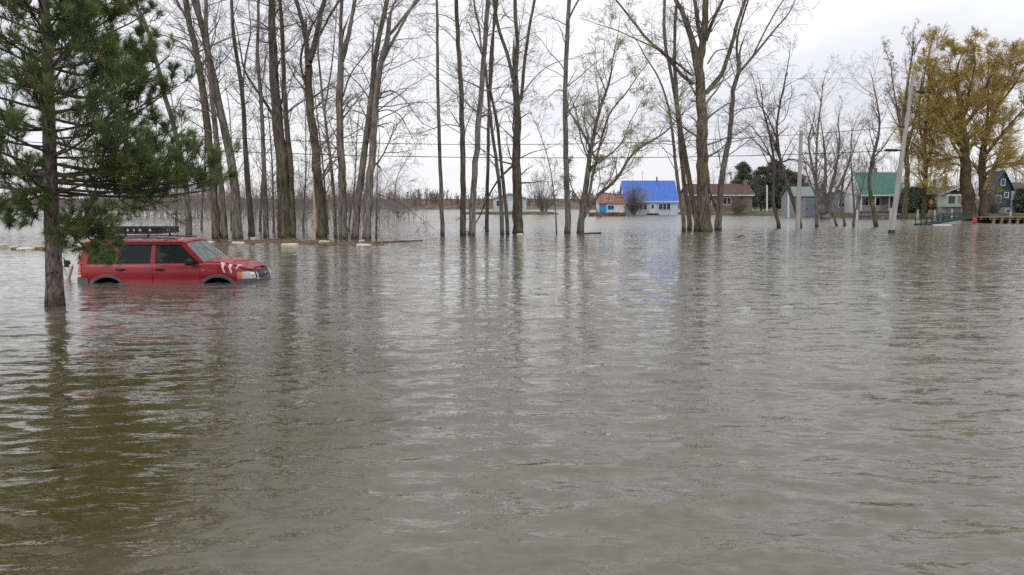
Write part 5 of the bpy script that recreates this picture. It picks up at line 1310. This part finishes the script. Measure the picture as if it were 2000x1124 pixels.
cw = MB(); cw.add([ws_f(0, j / 10) for j in range(11)] + [(p[0] + .10, p[1] * 1.02, p[2] + .006) for p in [ws_f(0, j / 10) for j in range(11)]], [(j, j + 1, 12 + j, 11 + j) for j in range(10)]); cw.build('cowl', M_blackp, car)
for y0, y1 in ((-.62, -.05), (.0, .55)):
    wb = MB(); wb.tube([ws_f(.04, .5 + y0 / 1.55), ws_f(.09, .5 + (y0 + y1) / 3.1), ws_f(.06, .5 + y1 / 1.55)], .012, 5); o = wb.build('wiper', M_blackp, car); o.location = (.025, 0, .012)
cab = part(car, 'cabin', M_cabin, (-1.9, .95, -.72, .72, 1.152, 1.165))
part(cab, 'dashboard', M_cabin, (.55, .92, -.68, .68, 1.166, 1.20))
for y in (-.38, .38):
    part(cab, 'seat', M_cabin, (-.32, -.16, y - .24, y + .24, 1.166, 1.40), bevel=.04, smooth=True); part(cab, 'headrest', M_cabin, (-.30, -.19, y - .12, y + .12, 1.43, 1.58), bevel=.03, smooth=True)
part(cab, 'rear_seat', M_cabin, (-1.25, -1.08, -.6, .6, 1.166, 1.42), bevel=.04, smooth=True)
sw = MB(); sw.tube([(.42 + .04 * math.cos(a), .38 + .17 * math.cos(a), 1.24 + .14 * math.sin(a)) for a in [2 * PI * i / 16 for i in range(17)]], .014, 6); sw.build('steering_wheel', M_blackp, cab, True)
# roof rails and basket rack
for sd_ in (-1, 1):
    rb = MB(); rb.tube([(.28, sd_ * .60, 1.69), (.22, sd_ * .60, 1.735), (-.6, sd_ * .60, 1.745), (-1.6, sd_ * .60, 1.735), (-1.68, sd_ * .60, 1.68)], .02, 8); rb.build('roof_rail', M_chrome if False else M_clad, car, True)
rk = empty('roof_rack', (0, 0, 0), parent=car)
x0, x1, z0, z1 = -1.80, -.17, 1.83, 1.985
rail = MB()
for y in (-.56, .56):
    rail.box(x0, x1, y - .018, y + .018, z1 - .035, z1); rail.box(x0, x1, y - .018, y + .018, z0, z0 + .03)
for x in (x0, x1):
    rail.box(x - .018, x + .018, -.541, .541, z1 - .033, z1 - .002); rail.box(x - .018, x + .018, -.541, .541, z0 + .002, z0 + .028)
rail.build('rack_rail', M_blackp, rk)
for y in (-.56, .56):
    for xa, xb in ((-1.795, -1.66), (-1.44, -1.34), (-1.12, -.94), (-.74, -.65), (-.46, -.425), (-.35, -.178)):
        part(rk, 'rack_plate', M_blackp, (xa, xb, y - .012, y + .012, z0 + .031, z1 - .036))
for x in (x0 + .02, x1 - .02): part(rk, 'rack_plate', M_blackp, (x - .012, x + .012, -.4, -.1, z0 + .031, z1 - .036), (x - .012, x + .012, .1, .4, z0 + .031, z1 - .036))
for i in range(9): part(rk, 'rack_slat', M_blackp, (x0 + .1 + i * .18, x0 + .13 + i * .18, -.541, .541, z0 + .004, z0 + .024))
for x in (-1.55, -.42):
    for y in (-.60, .60):
        fb = MB(); fb.tube([(x, y, 1.745), (x, y * .97, 1.80), (x, y * .93, 1.845)], [.03, .022, .026], 8); fb.build('rack_foot', M_blackp, rk, True)
# white claw decals running over the wing edge
def claw(rows):
    """one torn stripe: rows (height over ground, rear edge, front edge); above the wing edge it turns in over the bonnet"""
    vs = []
    for z, xa, xb in rows:
        for x in (xa, xb):
            lim = top(x) - .012
            if z <= lim: vs.append(surf(s_x(x), z, .006, -1))
            else:
                y = float(np.interp(-x, -PLN[:, 0], PLN[:, 1])) - .085 - (z - lim) * 2.2; u = y / .79; vs.append((x, -y, top(x) + .045 * (1 - u * u) + .02))
    b = MB(); b.add(vs, [(2 * i, 2 * i + 1, 2 * i + 3, 2 * i + 2) for i in range(len(rows) - 1)]); b.build('decal', M_decal, car)
def claw_rows(rr_): return [(.68 + (551.5 - (470 + y / 11.24)) / 83, (400 + a / 11.24 - 311) / 83, (400 + c / 11.24 - 311) / 83) for y, a, c in rr_]
claw(claw_rows([(462, 180, 290), (472, 240, 345), (490, 268, 358), (520, 310, 370), (550, 306, 362), (580, 318, 362), (620, 338, 380), (650, 350, 388), (690, 374, 397)]))
claw(claw_rows([(468, 350, 450), (476, 418, 482), (495, 432, 522), (520, 463, 526), (550, 453, 515), (590, 480, 520), (620, 492, 530), (650, 500, 541), (690, 514, 540), (706, 520, 530)]))
claw(claw_rows([(488, 575, 640), (505, 598, 682), (530, 622, 672), (560, 626, 657), (590, 620, 641), (606, 626, 634)]))

# ---- white trailer winch stand behind the car
D = 20.6
tr0 = on(133, 545); tw_ = empty('trailer_winch_stand', (tr0[0], tr0[1], 0)); tag(tw_, 'white tubular trailer winch stand between pine trunk and car', 'trailer')
def tpt(px, py): return tuple(at(px, py, tr0[1]) - np.array([tr0[0], tr0[1], 0]))
M_wtube = mat('white_tube_paint', (0.72, 0.72, 0.70), rough=0.5, var=0.1)
for nm, a_, c_, r_ in (('post', (131, 552), (140, 520), .05), ('arm', (117, 518), (131, 536), .042), ('crossbar', (116, 518), (142, 520), .036), ('brace', (129, 545), (136, 522), .02)):
    b = MB(); b.tube([tpt(*a_), tpt(*c_)], r_, 10); b.build(nm, M_wtube, tw_, True)
c = tpt(131, 513); b = MB(); b.tube([(c[0], c[1] - .06, c[2]), (c[0], c[1] + .06, c[2])], .055, 12); b.tube([(c[0] + .02, c[1] - .07, c[2]), (c[0] - .04, c[1] - .08, c[2] + .12)], .014, 6); b.box(c[0] - .05, c[0] + .06, c[1] - .05, c[1] + .05, c[2] - .12, c[2] - .02); b.build('winch', M_dark, tw_, True)

# ================================================================== near pine
rg = np.random.default_rng(77)
BK_pine = bark('pine_bark', (0.12, 0.092, 0.08), (0.36, 0.305, 0.275), grain=0.45, gscale=14)
M_needle = leafmat('pine_needles', (0.085, 0.15, 0.065), (0.26, 0.31, 0.105), trans=0.45, scale=2.2)
M_needle_dead = leafmat('dead_needles', (0.30, 0.13, 0.03), (0.42, 0.22, 0.07), trans=0.2, scale=2)
M_pbranch = mat('pine_branch_bark', (0.10, 0.082, 0.066), rough=0.95, var=0.3, scale=6)
pb0 = on(108, 598); PY = pb0[1]; pm_ = mpp(PY)
pine = empty('pine_tree', (pb0[0], pb0[1], 0)); tag(pine, 'dark green long-needled pine standing in the water by the car', 'tree')
org = np.array(pine.location)
tp = [np.array([pb0[0] + .02, PY, -0.9]), pb0] + [at(x, y, PY) for x, y in ((106, 545), (103, 470), (100, 400), (97, 300), (93, 150), (87, 0))]
tp.append(np.array([tp[-1][0] - .08, PY + .05, 7.2])); tp.append(np.array([tp[-1][0] - .05, PY, 8.9]))
TC = resample(np.array(tp) - org, 34); zz = TC[:, 2]
TR = np.interp(zz, (-.9, 0, .25, .6, 1.2, 2, 4, 6, 8.9), (.18, .175, .155, .138, .13, .122, .095, .06, .012))
V, Q = tube_arrays(TC[None], TR[None], 18, lump=.035, rg=rg); link('trunk', mesh_np('trunk', V, Q), pine, BK_pine)
for z_, a_ in ((.62, -1.3), (1.0, -2.2), (1.35, -.6)):
    b = MB(); c = np.array([np.interp(z_, zz, TC[:, k]) for k in range(3)]); d = np.array([math.cos(a_), math.sin(a_), .25]); b.tube([tuple(c + d * .1), tuple(c + d * .17)], [.035, .022], 8); b.build('branch_stub', BK_pine, pine, True)
# boughs in whorls
B, BR = [], []
def bough(z, az, ln, rise, tipup, r0):
    c = np.array([np.interp(z, zz, TC[:, k]) for k in range(3)]); n = 9
    t = np.linspace(0, 1, n); hx = np.array([math.cos(az), math.sin(az), 0]); px_ = np.array([-math.sin(az), math.cos(az), 0])
    bend = rg.normal(0, .10) * ln
    P = c + hx * (ln * t)[:, None] + px_ * (bend * t**2)[:, None]; P[:, 2] += ln * (rise * t + tipup * t**2.4) + rg.normal(0, .012 * ln, n) * t
    B.append(P); BR.append(np.linspace(r0, .009, n))
z = 2.05
while z < 8.7:
    k = 5 if z < 7 else 4
    rad = float(np.interp(z, (1.9, 2.4, 4, 5.6, 7, 8.8), (2.7, 2.9, 2.35, 1.6, .95, .3)))
    a0 = rg.random() * 6.3
    for j in range(k):
        ln = rad * rg.uniform(.68, 1.06)
        bough(z + rg.normal(0, .07), a0 + j * 2 * PI / k + rg.normal(0, .2), ln, float(np.interp(z, (1.9, 3, 6, 9), (-.04, .14, .38, .75))) + rg.normal(0, .06), rg.uniform(.16, .36), .010 + .007 * ln)
    z += float(np.interp(z, (2, 9), (.36, .30)))
def bough_to(px, py, dy, zs, droop):          # a bough reaching a known spot
    e_ = at(px, py, PY + dy) - org; c = np.array([np.interp(zs, zz, TC[:, k]) for k in range(3)])
    t = np.linspace(0, 1, 9)[:, None]; P = c + (e_ - c) * t; P[:, 2] += droop * np.sin(PI * t[:, 0]); B.append(P); BR.append(np.linspace(.03, .009, 9))
for q in ((425, 352, -.2, 2.3, -.18), (410, 372, .5, 2.1, -.12), (428, 330, -.5, 2.45, -.3), (385, 320, .3, 2.6, -.2), (400, 348, .1, 2.25, -.1), (370, 362, -.4, 2.15, -.1), (350, 335, .6, 2.3, -.1), (345, 300, -.3, 2.6, -.2), (328, 255, 0, 3.0, -.3), (326, 180, .3, 3.4, -.35), (330, 110, -.2, 3.9, -.4), (300, 85, .4, 4.3, -.35), (235, 20, .2, 4.9, -.2),
          (222, 488, -.7, 1.62, .10), (205, 494, -.9, 1.55, .12), (178, 500, -.7, 1.5, .10), (205, 480, -1.0, 1.6, .08), (20, 430, -.5, 2.0, .15), (-40, 420, .2, 2.1, .1), (60, 440, -.8, 1.95, .12), (-90, 330, .2, 2.5, -.1), (-70, 200, -.3, 3.2, -.2)):
    bough_to(*q)
B = np.array(B); BR = np.array(BR)
P2, R2 = grow(rg, B, BR, 12, .25, 1.0, (28, 62), (.22, .46), 6, up=.15, wig=.09, rr=.55, tip=.4, rmin=.005, taper_len=.55)
P3, R3 = grow(rg, P2, R2, 5, .3, 1.0, (25, 50), (.3, .6), 4, up=.22, wig=.08, rr=.7, tip=.5, rmin=.004, taper_len=.3)
V, Q = tube_arrays(B, BR, 7); link('bough', mesh_np('bough', V, Q), pine, M_pbranch)
V, Q = stack([tube_arrays(P2, R2, 3), tube_arrays(P3[:, ::3], R3[:, ::3], 3)]); link('branchlet', mesh_np('branchlet', V, Q), pine, M_pbranch)
def needles(C, per, t0, ln, w, lean=(22, 58)):
    M, Nn, _ = C.shape; pi = np.repeat(np.arange(M), per); K = len(pi)
    t = t0 + (1 - t0) * rg.random(K) ** .75; f = t * (Nn - 1); i = np.minimum(f.astype(int), Nn - 2); u = (f - i)[:, None]
    p = C[pi, i] * (1 - u) + C[pi, i + 1] * u; T_ = C[pi, i + 1] - C[pi, i]; T_ /= np.linalg.norm(T_, axis=1, keepdims=True) + 1e-9
    r_ = rg.normal(0, 1, (K, 3)); r_ -= (r_ * T_).sum(1, keepdims=True) * T_; r_ /= np.linalg.norm(r_, axis=1, keepdims=True)
    a = np.radians(rg.uniform(lean[0], lean[1], K))[:, None]; d = np.cos(a) * T_ + np.sin(a) * r_; d[:, 2] += .10; d /= np.linalg.norm(d, axis=1, keepdims=True)
    s = np.cross(d, rg.normal(0, 1, (K, 3))); s /= np.linalg.norm(s, axis=1, keepdims=True)
    L_ = (ln * rg.uniform(.7, 1.2, K))[:, None]
    V = np.stack([p - s * w / 2, p + d * L_, p + s * w / 2], 1).reshape(-1, 3)
    return V, np.arange(K * 3).reshape(-1, 3)
n3 = len(P3); dead = rg.random(n3) < .008
# the brown-needled spray hanging in front of the car
tgt = at(215, 490, PY - .6) - org; dead |= np.linalg.norm(P3[:, -1] - tgt, axis=1) < .16
V1, T1 = needles(P3[~dead], 46, .3, .155, .0068, (28, 62)); V2, T2 = needles(P2, 46, .5, .15, .0068, (28, 62)); Vb, Tb = needles(B, 70, .82, .13, .0062)
Vn = np.concatenate([V1, V2, Vb]); link('needles', mesh_np('needles', Vn, None, np.arange(len(Vn)).reshape(-1, 3), smooth=False), pine, M_needle)
if dead.any():
    V1, T1 = needles(P3[dead], 60, .2, .13, .0065); link('brown_needles', mesh_np('brown_needles', V1, None, T1, smooth=False), pine, M_needle_dead)

# ================================================================== flotsam
M_foam = mat('weathered_foam', (0.66, 0.62, 0.50), rough=0.9, var=0.14, scale=3, bump=0.3)
M_snag = mat('stripped_wood', (0.52, 0.40, 0.30), rough=0.85, var=0.2, scale=2, stretch=(3, 3, 0.4))
def foam(px, py, wpx, hpx, label, seed, name='foam_block', m=M_foam, d=0.5):
    r2 = random.Random(seed); p = on(px, py); k = mpp(p[1]); w, h = wpx * k / 2, hpx * k
    b = MB(); b.box(-w, w, -d / 2, d / 2, -0.12, h, b=min(w, h + .12, d) * 0.16)
    b.v = [(x + r2.uniform(-.02, .02), y + r2.uniform(-.02, .02), z + r2.uniform(-.012, .012)) for x, y, z in b.v]
    o = b.build(name, m, loc=(p[0], p[1], 0)); o.rotation_euler = (r2.uniform(-.05, .05), r2.uniform(-.05, .05), r2.uniform(-.2, .2)); return tag(o, label, 'foam block', 'pale foam blocks afloat')
for i, (px, py, w, h, lab) in enumerate(((466, 477, 22, 4, 'flat pale foam block under the trunk leaning toward the pine'), (566, 481, 31, 5, 'largest pale foam block, in front of the thickest mossy trunk'), (634, 475, 20, 4.5, 'pale foam block at the foot of the wide V fork'),
        (711, 481, 24, 4.5, 'white foam slab in front of the curving last pair of trunks'), (706, 473.5, 7, 4, 'small white foam lump behind the white slab'), (496, 469, 11, 5, 'upright foam lump against the slim dark kinked trunk'), (409, 476, 15, 4, 'pale foam block just above the windshield'),
        (1015, 459.5, 11, 3.5, 'little foam chunk at the foot of the three-limbed trunk'), (50, 489, 22, 5, 'pale foam chunk afloat, water side of the pine trunk'), (3, 485, 12, 7, 'yellowish foam chunk at the picture edge'), (150, 482, 30, 6, 'broad foam chunk between pine trunk and car tail'), (118, 479, 14, 8, 'white upright foam chunk touching the pine trunk'), (84, 478, 9, 9, 'bright white foam corner sticking up by the pine'))):
    foam(px, py, w, h, lab, i + 1)
def log(pts, r_, label, m=M_snag, sub=None, name='log'):
    P = [on(*q) for q in pts]; c = P[0]; b = MB(); n = len(P)
    b.tube([(q[0] - c[0], q[1] - c[1], .03 + .01 * i) for i, q in enumerate(P)], [r_ * (1 - .4 * i / n) for i in range(n)], 8)
    return tag(b.build(name, m, smooth=True, loc=(c[0], c[1], 0)), label, name)
log([(36, 488.5), (60, 486.5), (90, 484)], .09, 'bleached log drifting behind the pine trunk', M_foam)
log([(730, 475), (770, 473.5), (800, 473), (826, 472)], .05, 'long thin log drifting off the end of the grove', M_reed)
log([(1140, 458), (1160, 457), (1174, 456.5)], .06, 'short dark branch afloat by the many-stemmed tree', M_pbranch, name='branch')
log([(128, 470), (150, 468), (168, 466.5)], .09, 'pale plank adrift behind the car tail', M_foam)
c = on(1437, 465); b = MB(); k = mpp(c[1]); b.tube([(0, 0, -.05), (9 * k, 0, 4 * k), (16 * k, .1, 4 * k), (20 * k, .2, 1 * k)], [.03, .035, .03, .015], 6); b.tube([(9 * k, 0, 4 * k), (12 * k, -.1, 7 * k)], [.02, .01], 5)
tag(b.build('branch', M_pbranch, smooth=True, loc=(c[0], c[1], 0)), 'crooked twig poking out of open water past the giant tree', 'branch')
# stripped snag at the wide fork
sn = on(614, 467); e1 = at(611, 350, sn[1]) - sn; b = MB(); pts = resample(np.array([[0, 0, -.6], [0, 0, 0], e1 * .5 + np.array([.05, 0, 0]), e1]), 10)
b.tube([tuple(p) for p in pts], list(np.linspace(.10, .035, 10)), 9); root = empty('broken_snag', sn); tag(root, 'bare tan broken snag leaning at the wide V fork', 'snag'); b.build('stem', M_snag, root, True)
b = MB(); b.tube([tuple(e1), tuple(e1 + np.array([.03, 0, .35]))], [.034, .004], 6); b.tube([tuple(e1 * .97), tuple(e1 + np.array([-.08, 0, .2]))], [.02, .003], 5); b.build('splinter', M_snag, root)
# raft of dead reeds along the grove
rg = np.random.default_rng(5)
n = 1100; px = rg.uniform(420, 760, n); py = 474.5 + 3.4 * np.sin(px * .02) + rg.normal(0, 1.7, n); keep = rg.random(n) < np.interp(px, (420, 480, 560, 700, 760), (.25, .6, 1, .9, .2)); px, py = px[keep], py[keep]
C0 = np.array([on(x, y) for x, y in zip(px, py)]); n = len(C0); a = rg.normal(0, .5, n); up_ = np.where(rg.random(n) < .05, rg.uniform(.3, 1.1, n), rg.uniform(0, .05, n)); L_ = rg.uniform(.25, 1.0, n)
P = np.zeros((n, 4, 3))
for k in range(4):
    f = k / 3; P[:, k] = C0 + np.stack([np.cos(a) * L_ * f * np.sign(rg.normal(0, 1)), np.sin(a) * L_ * f * .6, -.03 + .05 * rg.random(n) + up_ * L_ * f], 1)
V, Q = tube_arrays(P, np.full((n, 4), .012) * np.array([1, 1, .8, .4]), 4); tag(link('reeds', mesh_np('reeds', V, Q), mat=M_reed), 'raft of dead brown reeds along the grove', 'reeds', kind='stuff')
n = 260; px = np.concatenate([rg.uniform(20, 110, n // 2), rg.uniform(110, 175, n // 2)]); py = np.where(px < 110, 487 - (px - 20) * .04, 479) + rg.normal(0, 1.4, n); C0 = np.array([on(x, y) for x, y in zip(px, py)])
P = np.zeros((n, 4, 3)); a = rg.normal(0, .5, n); L_ = rg.uniform(.3, .9, n)
for k in range(4): P[:, k] = C0 + np.stack([np.cos(a) * L_ * k / 3, np.sin(a) * L_ * k / 3, .01 + .04 * rg.random(n)], 1)
V, Q = tube_arrays(P, np.full((n, 4), .016), 4); tag(link('reeds', mesh_np('reeds', V, Q), mat=M_reed), 'drifting reeds and litter behind the pine', 'reeds', kind='stuff')
